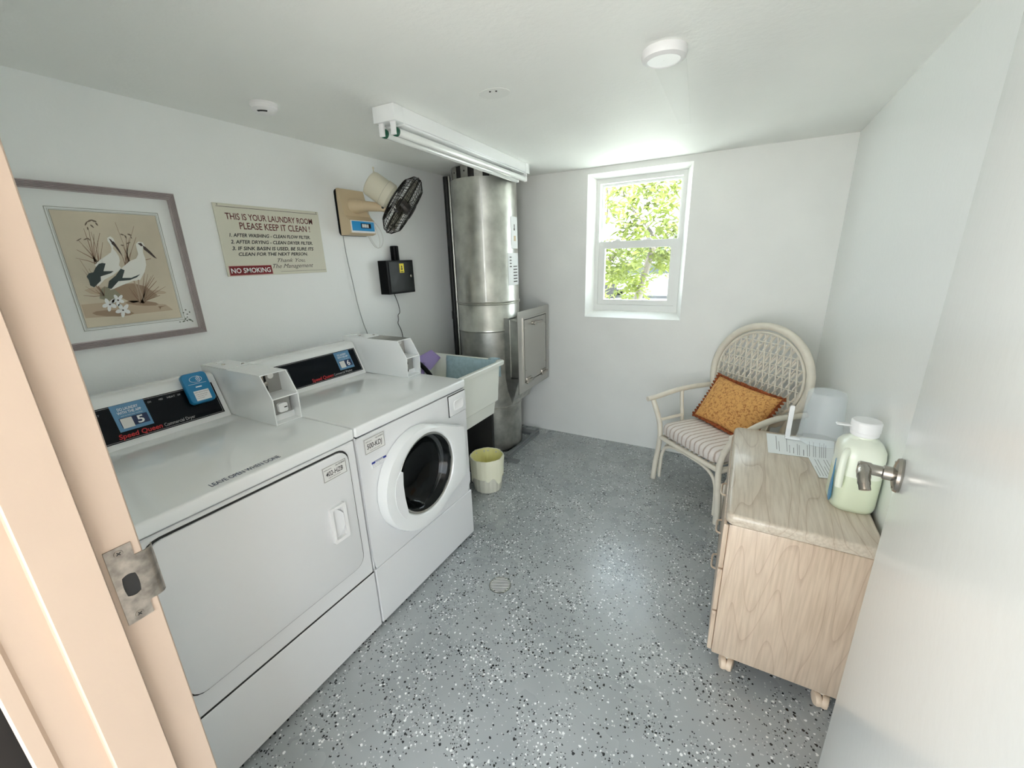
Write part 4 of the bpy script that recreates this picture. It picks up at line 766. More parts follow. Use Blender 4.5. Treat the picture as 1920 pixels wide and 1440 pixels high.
# ------------------------------------------------------------------ wall fan
fan = empty('wall_fan', (0, 1.58, 1.61), 'beige wall fan with black wire cage tilted down above the lock box', 'fan')
bm = new(); loft(bm, [[(x, 1.590+a, 1.734+b) for a, b in rrect(.198, .244, .02)] for x in (.001, .014)]); link('back_plate', bm, m_black, fan)
bm = new()
def hs(x0, x1, y0, y1, z): return [(x0, y0, z), (x0, y1, z), (x1, y1, z), (x1, y0, z)]
loft(bm, [hs(.014, .070, 1.494, 1.672, 1.614), hs(.014, .092, 1.494, 1.676, 1.622), hs(.014, .092, 1.494, 1.676, 1.690), hs(.014, .060, 1.494, 1.676, 1.716), hs(.014, .040, 1.494, 1.676, 1.800), hs(.014, .030, 1.497, 1.672, 1.856)]); link('housing', bm, m_beige, fan, smooth=30)
FP = Plane((.0923, 0, 0), (0, 1, 0), (0, 0, 1))
bm = new(); flat(bm, FP, rect2(1.500, 1.672, 1.626, 1.690), 0, .002); pn = link('switch_panel', bm, m_white, fan)
bm = new(); flat(bm, FP, rect2(1.506, 1.666, 1.636, 1.686), .0022, .0008); link('blue_field', bm, m_fanblue, pn)
bm = new(); flat(bm, FP, rect2(1.568, 1.640, 1.650, 1.676), .0032, .001); link('switch_surround', bm, m_navy, pn)
for k in range(4):
    bm = new(); box(bm, .0967, .102, 1.573+.0165*k, 1.586+.0165*k, 1.654, 1.672, .001, 1); link('switch_key', bm, m_plast if k != 3 else m_black, pn)
vr = Vector((.73, .67, 0)); vray = Vector((-.67, .73, .115)).normalized(); vup = vr.cross(vray).normalized()
ax = (vr*math.cos(.62)-vup*math.sin(.62)+vray*-.10).normalized()
cc = at(755, 386, 1.72)
piv = at(718, 389, 1.66)
bm = new(); tube(bm, [(.03, 1.575, 1.765), (.06, 1.59, 1.768), (.11, 1.62, 1.768), piv-Vector((.0, .01, .0)), piv+Vector((.01, .012, -.004))], [.044, .038, .027, .023, .023], 20); nk = link('arm', bm, m_beige, fan, smooth=50)
bm = new(); lathe_dir(bm, [(.016, -.026), (.018, -.024), (.018, .024), (.016, .026)], piv, vray, 20); link('tilt_joint', bm, m_beige, fan)
bm = new(); lathe_dir(bm, [(.004, -.031), (.007, -.031), (.007, -.027)], piv, vray, 12); link('joint_bolt', bm, m_gap, fan)
bm = new(); lathe_dir(bm, [(.044, -.215), (.062, -.208), (.068, -.19), (.069, -.12), (.072, -.115), (.072, -.08), (.060, -.066)], cc, ax, 32); mt = link('motor_housing', bm, m_cream, fan, smooth=40)
bm = new(); lathe_dir(bm, [(.0695, -.118), (.0715, -.1165), (.0705, -.115)], cc, ax, 32, False, False); link('housing_seam', bm, m_soft, fan)
u_, v_, d_ = frame_of(ax)
bm = new(); kn = cc-ax*.17+vup*.066; tube(bm, [kn, kn+vup*.022], .003, 8); lathe_dir(bm, [(.006, .02), (.006, .03)], kn, vup, 12); link('pull_knob', bm, m_cream, fan)
RC = .172
def fr_p(r, a, h): return cc+(u_*math.cos(a)+v_*math.sin(a))*r+ax*h
def cage(name, sgn):
    bm = new(); N = 44
    for k in range(N):
        a = 2*PI*k/N
        tube(bm, [fr_p(RC, a, 0), fr_p(RC*.97, a+.02, sgn*.022), fr_p(RC*.74, a+.08, sgn*.052), fr_p(RC*.30, a+.22, sgn*.058)], .0012, 4)
    for r_, h_ in ((RC*.74, .052), (RC*.52, .055), (RC*.30, .058), (RC*.97, .020)):
        tube(bm, [fr_p(r_, 2*PI*i/40, sgn*h_) for i in range(40)], .0016, 5, closed=True)
    o = link(name, bm, m_wire, fan, smooth=60); o['kind'] = 'stuff'; return o
cage('front_cage', 1); cage('rear_cage', -1)
bm = new(); tube(bm, [fr_p(RC+.001, 2*PI*i/48, 0) for i in range(48)], .004, 8, closed=True); link('cage_rim', bm, m_wire, fan)
for a in (.3, 2.4, 4.5):
    bm = new(); box(bm, -.004, .004, -.006, .006, -.012, .012, M=Matrix.Translation(fr_p(RC+.004, a, 0))@Matrix((u_, v_, d_)).transposed().to_4x4()); link('rim_clip', bm, m_wire, fan)
bm = new(); lathe_dir(bm, [(.048, .054), (.048, .060), (.040, .064), (.003, .065)], cc, ax, 28); link('badge', bm, m_black, fan)
bm = new(); lathe_dir(bm, [(.030, -.03), (.032, .03), (.024, .045), (.002, .048)], cc, ax, 24); link('hub', bm, m_blade, fan)
for k in range(4):
    bm = new(); a0 = k*PI/2+.3; rows = []
    for i in range(7):
        r_ = .030+(RC-.045)*i/6; wd_ = .30+.42*math.sin(PI*min(1, i/6*.8+.2))
        rows.append([fr_p(r_, a0-wd_*.5+wd_*j/5, -.022+.044*j/5) for j in range(6)])
    V = [[bm.verts.new(p) for p in r] for r in rows]
    for i in range(6):
        for j in range(5): bm.faces.new((V[i][j], V[i+1][j], V[i+1][j+1], V[i][j+1]))
    b_ = link('blade', bm, m_smoke, fan, smooth=80)
    md = b_.modifiers.new('s', 'SOLIDIFY'); md.thickness = .0015
bm = new(); tube(bm, spline([(.05, 1.655, 1.614), (.04, 1.68, 1.585), (.03, 1.72, 1.553), (.03, 1.765, 1.553), (.03, 1.79, 1.60), (.035, 1.765, 1.66), (.045, 1.70, 1.71), (.06, 1.66, 1.742)], 6), .0022, 7)
tube(bm, spline([(.055, 1.66, 1.614), (.05, 1.69, 1.575), (.04, 1.735, 1.545), (.035, 1.755, 1.60), (.045, 1.72, 1.67), (.06, 1.67, 1.735)], 6), .0018, 7); link('motor_cord', bm, m_label, fan)
bm = new(); tube(bm, spline([(.012, 1.505, 1.612), (.010, 1.512, 1.50), (.012, 1.527, 1.36), (.010, 1.545, 1.22), (.012, 1.568, 1.10), (.012, 1.586, 1.04), (.012, 1.60, .90)], 5), .0025, 7); single('power_cord', bm, mat('grey cord', (.35, .36, .35), .5), 'thin grey power cord hanging from the wall fan', 'cord', (.01, 1.5, .9))

# ------------------------------------------------------------------ ceiling things
lx = lambda y: .693-.0473*(y-1.21)/1.0      # the strip runs slightly askew
def lampM(): return Matrix.Translation((.693, 1.21, 0))@Matrix.Rotation(math.atan(.0473), 4, 'Z')
LM = lampM(); LL = 1.312
lamp = empty('strip_light', (.66, 1.87, H), 'white two tube fluorescent strip light on the ceiling, unlit', 'light')
def lbox(bm, *a, bev=0): box(bm, *a, bev=bev, M=LM)
bm = new(); lbox(bm, -.054, .054, 0, LL, 2.000, H-.001, bev=.003); link('channel', bm, m_enamel, lamp)
bm = new(); lbox(bm, -.0555, .0555, -.001, .055, 1.998, H-.001, bev=.002); link('end_cap', bm, m_enamel, lamp)
bm = new(); lbox(bm, -.0555, .0555, LL-.055, LL+.001, 1.998, H-.001, bev=.002); link('end_cap', bm, m_enamel, lamp)
bm = new(); lbox(bm, -.048, .048, .06, LL-.06, 1.992, 1.9999, bev=.002); link('reflector', bm, m_enamel, lamp)
for x in (-.030, .030):
    for y, s_ in ((.012, 1), (LL-.020, -1)):
        bm = new(); lbox(bm, x-.012, x+.012, y, y+.010, 1.952, 2.000, bev=.002); link('socket', bm, m_plast, lamp)
    bm = new(); P = [(LM@Vector((x, .024, 1.966))), (LM@Vector((x, LL-.024, 1.966)))]; tube(bm, P, .0165, 24); link('tube', bm, m_tube, lamp)
    for y0_, y1_ in ((.022, .036),):
        bm = new(); tube(bm, [LM@Vector((x, y0_, 1.966)), LM@Vector((x, y1_, 1.966))], .0178, 24); link('tube_end', bm, m_green, lamp)
    bm = new(); tube(bm, [LM@Vector((x, LL-.036, 1.966)), LM@Vector((x, LL-.022, 1.966))], .0172, 24); link('tube_end', bm, m_plast, lamp)
bm = new(); lathe(bm, [(.066, 0), (.068, -.012), (.064, -.024), (.050, -.030), (.048, -.028), (.001, -.027)], (1.732, 1.357, H-.0002), k=48, cap1=False); single('ceiling_disc', bm, m_plast, 'round white ceiling fixture near the right wall', 'light', (1.732, 1.357, H-.03), smooth=30)
sdx = (.325, .955)
sm = empty('smoke_detector', (*sdx, H), 'small white smoke detector on the ceiling above the laundry sign', 'detector')
bm = new(); lathe(bm, [(.048, 0), (.049, -.008), (.046, -.012)], (*sdx, H-.0002), k=36); link('base', bm, m_plast, sm)
bm = new(); lathe(bm, [(.046, -.0125), (.046, -.020), (.036, -.030), (.024, -.034), (.001, -.035)], (*sdx, H-.0002), k=36, cap1=False); link('cover', bm, m_plast, sm)
bm = new()
A = [(.037*math.cos(t), .037*math.sin(t)) for t in [math.radians(-80+60*i/8) for i in range(9)]]
prism(bm, [Vector((sdx[0]+a, sdx[1]+b, H-.0302)) for a, b in A]+[Vector((sdx[0]+a*.86, sdx[1]+b*.86, H-.0330)) for a, b in A[::-1]], (0, 0, -.001)); link('slot', bm, m_gap, sm)

# ------------------------------------------------------------------ trash chute and pipes
cx_, cy_, cr_ = .343, 2.487, .230
ch = empty('trash_chute', (cx_, cy_, 0), 'round galvanised steel chute from floor to ceiling behind the sink', 'duct')
bm = new(); lathe(bm, [(cr_, .955), (cr_+.006, .962), (cr_+.006, .972), (cr_, .980), (cr_, 1.98)], (cx_, cy_, 0), k=64, cap0=False, cap1=True)
up_ = link('upper_duct', bm, m_galv, ch, smooth=40)
bm = new(); lathe(bm, [(cr_-.001, .02), (cr_-.001, .36), (cr_+.005, .365), (cr_+.005, .375), (cr_-.001, .38), (cr_-.001, .956)], (cx_, cy_, 0), k=64); link('lower_duct', bm, m_galvd, ch, smooth=40)
bm = new(); lathe(bm, [(cr_+.004, 1.150), (cr_+.009, 1.154), (cr_+.004, 1.160), (cr_+.009, 1.166), (cr_+.001, 1.172)], (cx_, cy_, 0), k=64, cap0=False, cap1=False); link('collar', bm, m_galv, ch, smooth=60)
bm = new(); a_ = math.radians(-62); d_ = Vector((math.cos(a_), math.sin(a_), 0)); box(bm, -.0010, .0006, -.004, .004, 1.175, 1.978, M=Matrix.Translation((cx_+d_.x*cr_, cy_+d_.y*cr_, 0))@Matrix.Rotation(a_, 4, 'Z')); link('seam', bm, m_galvd, ch)
bm = new(); lathe(bm, [(cr_-.02, 1.981), (cr_-.02, H-.001)], (cx_, cy_, 0), k=48); link('collar_gap', bm, m_gap, ch)
for k in range(14):
    a_ = 2*PI*k/14+.2; d_ = Vector((math.cos(a_), math.sin(a_), 0)); rr_ = cr_-.008
    bm = new(); box(bm, -.001, .001, -.028, .028, 1.975, H-.003, M=Matrix.Translation((cx_+d_.x*rr_, cy_+d_.y*rr_, 0))@Matrix.Rotation(a_, 4, 'Z')); tb = link('hanger_tab', bm, m_galvd, ch)
    bm = new(); lathe_dir(bm, [(.005, 0), (.005, .0015)], (cx_+d_.x*(rr_+.001), cy_+d_.y*(rr_+.001), 2.02), d_, 10); link('tab_hole', bm, m_gap, ch)
# notices on the duct, wrapped to it
def wrap(r, a0, a1, z0, z1, t=.0012, k=8):
    bm = new(); V = []
    for i in range(k+1):
        a = math.radians(a0+(a1-a0)*i/k); V.append([(cx_+(r+q)*math.cos(a), cy_+(r+q)*math.sin(a), z) for q, z in ((0, z0), (0, z1), (t, z1), (t, z0))])
    loft(bm, V); return bm
nt_ = link('notice', wrap(cr_+.0005, -8, 22, 1.53, 1.74), m_paper, ch, 'white pictogram notice'); 
bm = wrap(cr_+.0018, 0, 5, 1.65, 1.664, .0003); bm2 = wrap(cr_+.0018, 1, 4, 1.664, 1.69, .0003); link('pictogram', bm, m_soft, nt_); link('pictogram', bm2, m_soft, nt_)
link('pictogram', wrap(cr_+.0018, 0, 8, 1.58, 1.615, .0003), m_beige, nt_)
nt2 = link('notice', wrap(cr_+.0005, -18, 22, 1.28, 1.50), m_paper, ch, 'white printed notice')
for i in range(9):
    link('print_line', wrap(cr_+.0018, -14 if i > 4 else -4, (-9 if i > 4 else 10), 1.30+.021*i, 1.308+.021*i, .0003, 4), m_soft, nt2)
    if i < 6: link('print_line', wrap(cr_+.0018, -4, 12, 1.30+.021*i, 1.307+.021*i, .0003, 4), m_soft, nt2)
# intake box, its steel face plate and hatch
bm = new(); prism(bm, [(.36, 2.368, .60), (.585, 2.368, .60), (.585, 2.368, 1.055), (.36, 2.368, 1.055)], (0, .40, 0)); ib = link('intake_box', bm, m_galvd, ch)
bm = new(); prism(bm, [(.585, 2.372, .615), (.66, 2.372, .615), (.66, 2.372, 1.03), (.585, 2.372, 1.045)], (0, .39, 0)); link('throat', bm, m_galv, ch)
bm = new(); prism(bm, [(.36, 2.369, .60), (.585, 2.369, .60), (.655, 2.369, .615), (.56, 2.42, .38), (.50, 2.40, .38)], (0, .30, 0)); bmesh.ops.triangulate(bm, faces=bm.faces[:]); link('throat_skirt', bm, m_galvd, ch, smooth=40)
bm = new(); box(bm, .660, .664, 2.345, 2.875, .495, 1.103, .001, 1); fp = link('face_plate', bm, m_stain, ch)
bm = new(); box(bm, .6642, .6648, 2.424, 2.820, .558, 1.046); link('hatch_gap', bm, m_gap, fp); bm = new(); ring(bm, [(.6645, a, b) for a, b in rect2(2.418, 2.826, .552, 1.052)], [(.6645, a, b) for a, b in rect2(2.430, 2.814, .564, 1.040)], (.006, 0, 0)); link('hatch_frame', bm, m_stain, fp)
bm = new(); box(bm, .6650, .6700, 2.436, 2.808, .570, 1.034, .001, 1); hd_ = link('hatch_door', bm, m_stain, fp)
bm = new(); lathe(bm, [(.014, 0), (.012, .02), (.016, .024), (.016, .030)], (.6702, 2.56, 1.000), 'x', 20); tube(bm, spline([(.69, 2.55, 1.005), (.695, 2.60, 1.004), (.694, 2.66, 1.000), (.688, 2.70, .998)], 5), .009, 12); link('hatch_handle', bm, m_chrome, fp)
for y in (2.49, 2.755):
    bm = new(); box(bm, .6645, .680, y-.038, y+.038, .553, .600, .004, 2); tube(bm, [(.684, y-.045, .575), (.684, y+.045, .575)], .011, 14); link('hinge', bm, m_chrome, fp)
for y, z in ((2.45, .66), (2.45, .97), (2.795, .66), (2.795, .97)):
    bm = new(); lathe(bm, [(.004, 0), (.003, .003)], (.669, y, z), 'x', 10); link('rivet', bm, m_chrome, fp)
bm = new()
ring(bm, [(a, b, .0005) for a, b in rect2(.100, .612, 2.235, 2.79)], [(a, b, .0005) for a, b in rect2(.112, .578, 2.252, 2.73)], (0, 0, .022)); link('floor_curb', bm, mat('grey painted curb', (.20, .215, .22), .45), ch)
bm = new(); box(bm, .61, .70, 2.215, 2.262, .0005, .014); box(bm, .58, .60, 2.262, 2.81, .0225, .034); link('curb_angle', bm, mat('grey painted curb', (.20, .215, .22), .45), ch)
bm = new(); tube(bm, [(.046, 2.452, .001), (.046, 2.452, 2.04)], .021, 18); tube(bm, [(.046, 2.452, 1.02), (.046, 2.452, 1.08)], .0245, 18); single('iron_pipe', bm, m_pipe, 'dark iron pipe rising in the corner beside the round duct', 'pipe', (.046, 2.452, 0))
bm = new(); tube(bm, [(.083, 2.44, .001), (.083, 2.44, 2.04)], .009, 12); tube(bm, [(.083, 2.44, 1.03), (.083, 2.44, 1.055)], .0105, 12); single('conduit', bm, m_galv, 'slim grey conduit between the dark pipe and the duct', 'pipe', (.083, 2.44, 0))

# ------------------------------------------------------------------ laundry sink
snk = empty('laundry_sink', (.50, 1.67, 0), 'white plastic utility sink behind the washing machine', 'sink')
def rrr(x0, x1, y0, y1, r, z): return [((x0+x1)/2+a, (y0+y1)/2+b, z) for a, b in rrect(x1-x0, y1-y0, r, 5)]
bm = new()
X0, X1, A0, A1 = .215, .793, 1.418, 1.922
loft(bm, [rrr(X0+.09, X1-.065, A0+.06, A1-.10, .03, .535), rrr(X0+.055, X1-.038, A0+.03, A1-.062, .03, .545), rrr(X0+.045, X1-.030, A0+.025, A1-.055, .03, .618), rrr(X0+.035, X1-.018, A0+.018, A1-.042, .03, .628), rrr(X0+.018, X1-.010, A0+.010, A1-.022, .03, .842),
          rrr(X0, X1+.004, A0, A1, .02, .846), rrr(X0, X1+.006, A0, A1+.002, .02, .866), rrr(X0+.003, X1+.002, A0+.003, A1-.002, .018, .871),
          rrr(X0+.026, X1-.018, A0+.020, A1-.030, .03, .870), rrr(X0+.034, X1-.026, A0+.026, A1-.038, .03, .860), rrr(X0+.060, X1-.042, A0+.040, A1-.070, .03, .565), rrr(X0+.10, X1-.08, A0+.08, A1-.11, .03, .555)]); link('basin', bm, m_sink, snk, smooth=40)
for x in (.30, .68):
    bm = new(); box(bm, x-.02, x+.02, 1.475, 1.505, 0, .548, .004, 1); link('leg', bm, m_pbase, snk)
bm = new(); box(bm, .20, .657, 1.962, 1.984, .001, .62); single('board', bm, mat('dark grey panel', (.016, .016, .016), .6), 'dark grey panel filling the dark area behind the cream waste bucket', 'board', (.44, 1.973, 0))  # flat dark panel put in to fill an unidentified dark area under the sink
bm = new(); tube(bm, [(.49, 1.66, .55), (.49, 1.66, .30), (.44, 1.66, .22), (.3, 1.66, .22), (.05, 1.66, .24)], .02, 14); link('drain_pipe', bm, m_plast, snk)
# cloth laid over the far side
bm = new()
prof_c = [(1.838, .60), (1.848, .70), (1.866, .80), (1.8790, .855), (1.886, .8725), (1.905, .8755), (1.922, .8750)]
cols = []
for i in range(15):
    x = .385+(.758-.385)*i/14; w_ = .0015*math.sin(i*1.7)
    cols.append([(x+(.55-x)*(.0 if z > .8 else .05), y-.004+w_*(z < .84), z+(.0006 if z > .86 else 0)) for y, z in prof_c[:5]])
V = [[bm.verts.new(p) for p in c_] for c_ in cols]
for i in range(14):
    for j in range(4): bm.faces.new((V[i][j], V[i+1][j], V[i+1][j+1], V[i][j+1]))
ext = [[(x, 1.884, .8735), (x, 1.905, .8755), (x, 1.928, .8745), (x, 1.933, .862), (x, 1.934+.004*math.sin(x*90), .80), (x, 1.934, .755)] for x in (.700, .715, .730, .745, .758)]
V2 = [[bm.verts.new(p) for p in c_] for c_ in ext]
for i in range(4):
    for j in range(5): bm.faces.new((V2[i][j], V2[i+1][j], V2[i+1][j+1], V2[i][j+1]))
bmesh.ops.remove_doubles(bm, verts=bm.verts[:], dist=.003)
clo = single('cleaning_cloth', bm, m_cloth, 'grey blue cloth hanging inside the white sink', 'cloth', (.57, 1.88, .60), smooth=80); md = clo.modifiers.new('s', 'SOLIDIFY'); md.thickness = .003; md.offset = 1
dp = empty('dustpan', (.31, 1.80, .78), 'purple plastic dustpan standing in the white sink', 'dustpan')
bm = new(); loft(bm, [[(.292, 1.715, .885), (.296, 1.845, .905), (.330, 1.882, .850), (.345, 1.76, .800), (.335, 1.70, .82)], [(.288, 1.715, .889), (.292, 1.845, .909), (.327, 1.886, .853), (.341, 1.76, .803), (.331, 1.70, .823)]]); link('pan', bm, m_purple, dp)
bm = new(); tube(bm, [(.320, 1.73, .85), (.34, 1.66, .72), (.38, 1.58, .58)], .011, 12); link('handle', bm, m_purple, dp)
bm = new(); tube(bm, spline([(.10, 1.46, .86), (.16, 1.52, .955), (.27, 1.60, .93), (.36, 1.655, .86), (.42, 1.69, .76), (.45, 1.70, .66)], 6), .014, 12); single('drain_hose', bm, m_black, 'black hose dropping into the white sink beside the purple dustpan', 'hose', (.27, 1.58, .66))

# bucket with bag
bx, by = .680, 1.845
bu = empty('waste_bucket', (bx, by, 0), 'cream ribbed waste bucket lined with a pale yellow bag on the floor', 'bucket')
K = 72
def br(r, z, rib=0, wob=0): return [(bx+(r+(rib if (i//2) % 2 else 0)+wob*math.sin(i*.7+z*40)+wob*.6*math.sin(i*1.9+1))*math.cos(2*PI*i/K), by+(r+(rib if (i//2) % 2 else 0)+wob*math.sin(i*.7+z*40)+wob*.6*math.sin(i*1.9+1))*math.sin(2*PI*i/K), z) for i in range(K)]
bm = new(); loft(bm, [br(.060, .001), br(.082, .001), br(.088, .006, .0025), br(.098, .13, .0025), br(.104, .225), br(.100, .225), br(.080, .01), br(.060, .008)]); link('bucket_wall', bm, m_pbase, bu, smooth=50)
bm = new()
hem = [.085+.025*math.sin(i*.31+1)+.012*math.sin(i*.9) for i in range(K)]
low = br(.109, 0, 0, .0015); low = [(x, y, (.11 if 48 < i < 60 else hem[i]) if not 3 < i < 8 else .16) for i, (x, y, z) in enumerate(low)]
loft(bm, [low, br(.110, .18, 0, .0022), br(.111, .225, 0, .0022), br(.1085, .240, 0, .002), br(.102, .238, 0, .002)], False, False); link('bag', bm, m_liner, bu, smooth=70)
bm = new(); loft(bm, [br(.1018, .2385, 0, .002), br(.089, .16, 0, .003), br(.072, .05, 0, .002), br(.05, .022, 0, .002)], False, True); link('bag_inside', bm, m_linerin, bu, smooth=70)

# floor drain
dx, dy = 1.190, 1.133
fd = empty('floor_drain', (dx, dy, 0), 'round metal floor drain grate set in the grey floor', 'drain')
bm = new(); lathe(bm, [(.0515, 0), (.0515, .0004)], (dx, dy, .0002), k=40); link('drain_joint', bm, m_gap, fd)
bm = new(); lathe(bm, [(.050, 0), (.050, .0015), (.044, .0015), (.044, .0006)], (dx, dy, .0003), k=40); link('rim', bm, m_galvd, fd)
bm = new(); lathe(bm, [(.0435, 0), (.0435, .0004)], (dx, dy, .0010), k=40); link('drain_dark', bm, m_gap, fd)
uu_ = Vector((.87, .49, 0)); vv_ = Vector((-.49, .87, 0))
for k in range(-4, 5):
    yy = k*.0096; hw = math.sqrt(max(0, .0445**2-yy**2))
    bm = new(); o_ = Vector((dx, dy, .0016))+vv_*yy; prism(bm, [o_-uu_*hw-vv_*.0022, o_+uu_*hw-vv_*.0022, o_+uu_*hw+vv_*.0022, o_-uu_*hw+vv_*.0022], (0, 0, .0015)); link('grate_bar', bm, m_label, fd)

# ------------------------------------------------------------------ wooden cabinet on casters
CX0, CX1, CY0, CY1, CT = 2.066, 2.468, 1.135, 1.930, .655
cb = empty('rolling_cabinet', ((CX0+CX1)/2, 1.53, 0), 'pickled oak cabinet on casters against the right wall', 'cabinet')
bm = new(); box(bm, CX0+.012, CX1, CY0+.006, CY1-.006, .072, .612, .004, 2); link('carcass', bm, m_oakside, cb)
bm = new()
tp = [(CX0+.022, CY0-.004), (CX1, CY0-.004), (CX1, CY1), (CX0+.022, CY1)]
def topring(ins, z):
    pts = []
    for (cx0, cy0, a0) in ((CX0+.03, CY0+.026, 180), (CX1-.01, CY0+.006, 270), (CX1-.01, CY1-.010, 0), (CX0+.03, CY1-.03, 90)):
        r_ = (.03 if cx0 < 2.2 else .01)-ins
        for i in range(6): t = math.radians(a0+90*i/5); pts.append((cx0+max(r_, .002)*math.cos(t), cy0+max(r_, .002)*math.sin(t), z))
    return pts
loft(bm, [topring(.008, .6155), topring(.001, .619), topring(0, .625), topring(0, .640), topring(.002, .648), topring(.008, CT)]); link('top', bm, m_oaktop, cb, smooth=50)
bm = new(); box(bm, CX0+.005, CX0+.020, CY0+.008, CY1-.01, .612, .6155); link('shadow_gap', bm, m_gap, cb)
for k in range(3):
    z0 = .078+.178*k; bm = new(); box(bm, CX0-.004, CX0+.0115, CY0+.01, CY1-.01, z0, z0+.172, .004, 2); dwr = link('drawer', bm, m_oakside, cb)
    bm = new(); tube(bm, spline([(CX0-.004, 1.48, z0+.09), (CX0-.020, 1.49, z0+.09), (CX0-.022, 1.53, z0+.09), (CX0-.020, 1.57, z0+.09), (CX0-.004, 1.58, z0+.09)], 4), .004, 8); link('drawer_pull', bm, m_oakside, dwr)
for x, y in ((CX0+.065, CY0+.030), (CX1-.055, CY0+.030), (CX0+.065, CY1-.04), (CX1-.055, CY1-.04)):
    e_ = Vector((x, y, 0)); bm = new(); tube(bm, [e_+Vector((.0, .01, .045)), e_+Vector((0, .01, .072))], .006, 10); box(bm, x-.019, x+.019, y+.0, y+.02, .040, .052, .004, 2); cs = link('caster', bm, m_rattan, cb)
    for s_ in (-1, 1):
        bm = new(); lathe_dir(bm, [(.018, 0), (.0235, .003), (.0245, .012), (.021, .019), (.008, .021)], e_+Vector((.002*s_, 0, .025)), (s_, -.25, 0), 22); link('wheel', bm, mat('beige caster', srgb(222, 200, 176), .4), cs)

# papers
def sheet(name, quad, label, lines, grp=None):
    bm = new(); prism(bm, [Vector((x, y, z)) for x, y, z in quad], (0, 0, .0006))
    o = empty(name, (*quad[0][:2], quad[0][2]), label, 'paper', grp); link('page', bm, m_paper, o)
    q = [Vector(p) for p in quad]; bm = new()
    for i, (a, b, c_, th_) in enumerate(lines):    # print line: at fraction a along the page, from b to c across
        def P(u, v): return (q[0]*(1-u)+q[3]*u)*(1-v)+(q[1]*(1-u)+q[2]*u)*v+Vector((0, 0, .0009))
        prism(bm, [P(a, b), P(a, c_), P(a+th_*.7, c_), P(a+th_*.7, b)], (0, 0, .0001))
    link('print', bm, m_faint, o); return o
sheet('notice_sheet', [(2.197, 1.675, CT+.0012), (2.197, 1.895, CT+.0012), (2.452, 1.915, CT+.0012), (2.42, 1.700, CT+.0012)], 'white printed sheet lying under the upturned plastic jug', [(.14, .2, .9, .012), (.18, .12, .62, .01), (.30, .15, .85, .010), (.34, .1, .5, .01), (.40, .10, .38, .014), (.46, .05, .60, .010), (.49, .05, .55, .010), (.55, .05, .34, .016), (.61, .05, .60, .010), (.64, .05, .8, .010), (.70, .05, .8, .010), (.73, .05, .6, .010), (.79, .05, .8, .010), (.82, .05, .7, .010), (.85, .05, .8, .010), (.88, .05, .7, .010)])
sheet('notice_sheet', [(2.352, 1.520, CT+.0026), (2.336, 1.690, CT+.0026), (2.462, 1.730, CT+.0026), (2.468, 1.545, CT+.0026)], 'second printed sheet, half hidden behind the detergent jug', [(.06+.08*i, .08, .9 if i % 3 else .55, .018) for i in range(10)])

# upturned translucent jug
jx, jy = 2.392, 1.905
jx, jy = 2.392, 1.893
pj = empty('plastic_pitcher', (jx, jy, CT+.004), 'upside down translucent plastic pitcher with white handle on the oak cabinet', 'pitcher')
bm = new(); z0 = CT+.0035
lathe(bm, [(.080, 0), (.083, .004), (.081, .010), (.0795, .014), (.069, .215), (.064, .224), (.052, .226), (.001, .224), (.001, .221), (.060, .221), (.067, .213), (.077, .012), (.078, .0)], (jx, jy, z0), k=56, cap0=False, cap1=False); link('pitcher_body', bm, m_clear, pj, smooth=40)
bm = new(); hx = jx-.118; hy = jy-.035
loft(bm, [[(hx-.009, hy-.004, z), (hx+.009, hy-.004, z), (hx+.009, hy+.006, z), (hx-.009, hy+.006, z)] for z in (z0+.004, z0+.15)]+[[(hx-.006, hy-.003, z0+.155), (hx+.008, hy-.003, z0+.155), (hx+.008, hy+.005, z0+.155), (hx-.006, hy+.005, z0+.155)]])
box(bm, hx-.009, jx-.070, hy-.006, hy+.008, z0+.001, z0+.012, .002, 1); link('handle', bm, m_plast, pj)

# detergent jug
gx, gy = 2.414, 1.374
gj = empty('detergent_jug', (gx, gy, CT), 'big milky detergent jug with white cap beside the door lever', 'jug')
def sup(wx, wy, z, e=3.2, k=40, dx_=0, dy_=0):
    out = []
    for i in range(k):
        t = 2*PI*i/k; c_, s_ = math.cos(t), math.sin(t); out.append((gx+dx_+wx*math.copysign(abs(c_)**(2/e), c_), gy+dy_+wy*math.copysign(abs(s_)**(2/e), s_), z))
    return out
bm = new()
loft(bm, [sup(.046, .058, CT+.001), sup(.056, .070, CT+.004), sup(.0605, .076, CT+.018), sup(.0605, .077, CT+.10), sup(.0600, .0768, CT+.125), sup(.058, .075, CT+.15), sup(.060, .075, CT+.185), sup(.058, .072, CT+.205), sup(.050, .060, CT+.222, 2.6), sup(.038, .042, CT+.233, 2.2), sup(.031, .031, CT+.238, 2), sup(.030, .030, CT+.250, 2)])
jb = link('jug_body', bm, [m_jug, m_liquid], gj, smooth=60)
for p in jb.data.polygons:
    if p.center.z < .125: p.material_index = 1
bm = new(); tube(bm, spline([(gx-.040, gy-.052, CT+.205), (gx-.052, gy-.074, CT+.190), (gx-.054, gy-.080, CT+.14), (gx-.052, gy-.078, CT+.09)], 5), .010, 12); link('grip', bm, m_jug, gj, smooth=60)
bm = new(); lathe(bm, [(.033, .243), (.036, .246), (.037, .252), (.036, .256), (.0385, .258), (.0385, .288), (.036, .292), (.012, .294), (.001, .294)], (gx, gy, CT), k=40, cap1=False); link('cap', bm, m_plast, gj, smooth=30)
bm = new(); box(bm, gx-.075, gx-.034, gy-.010, gy+.010, CT+.268, CT+.273, .002, 1); link('spout_tab', bm, m_plast, gj)
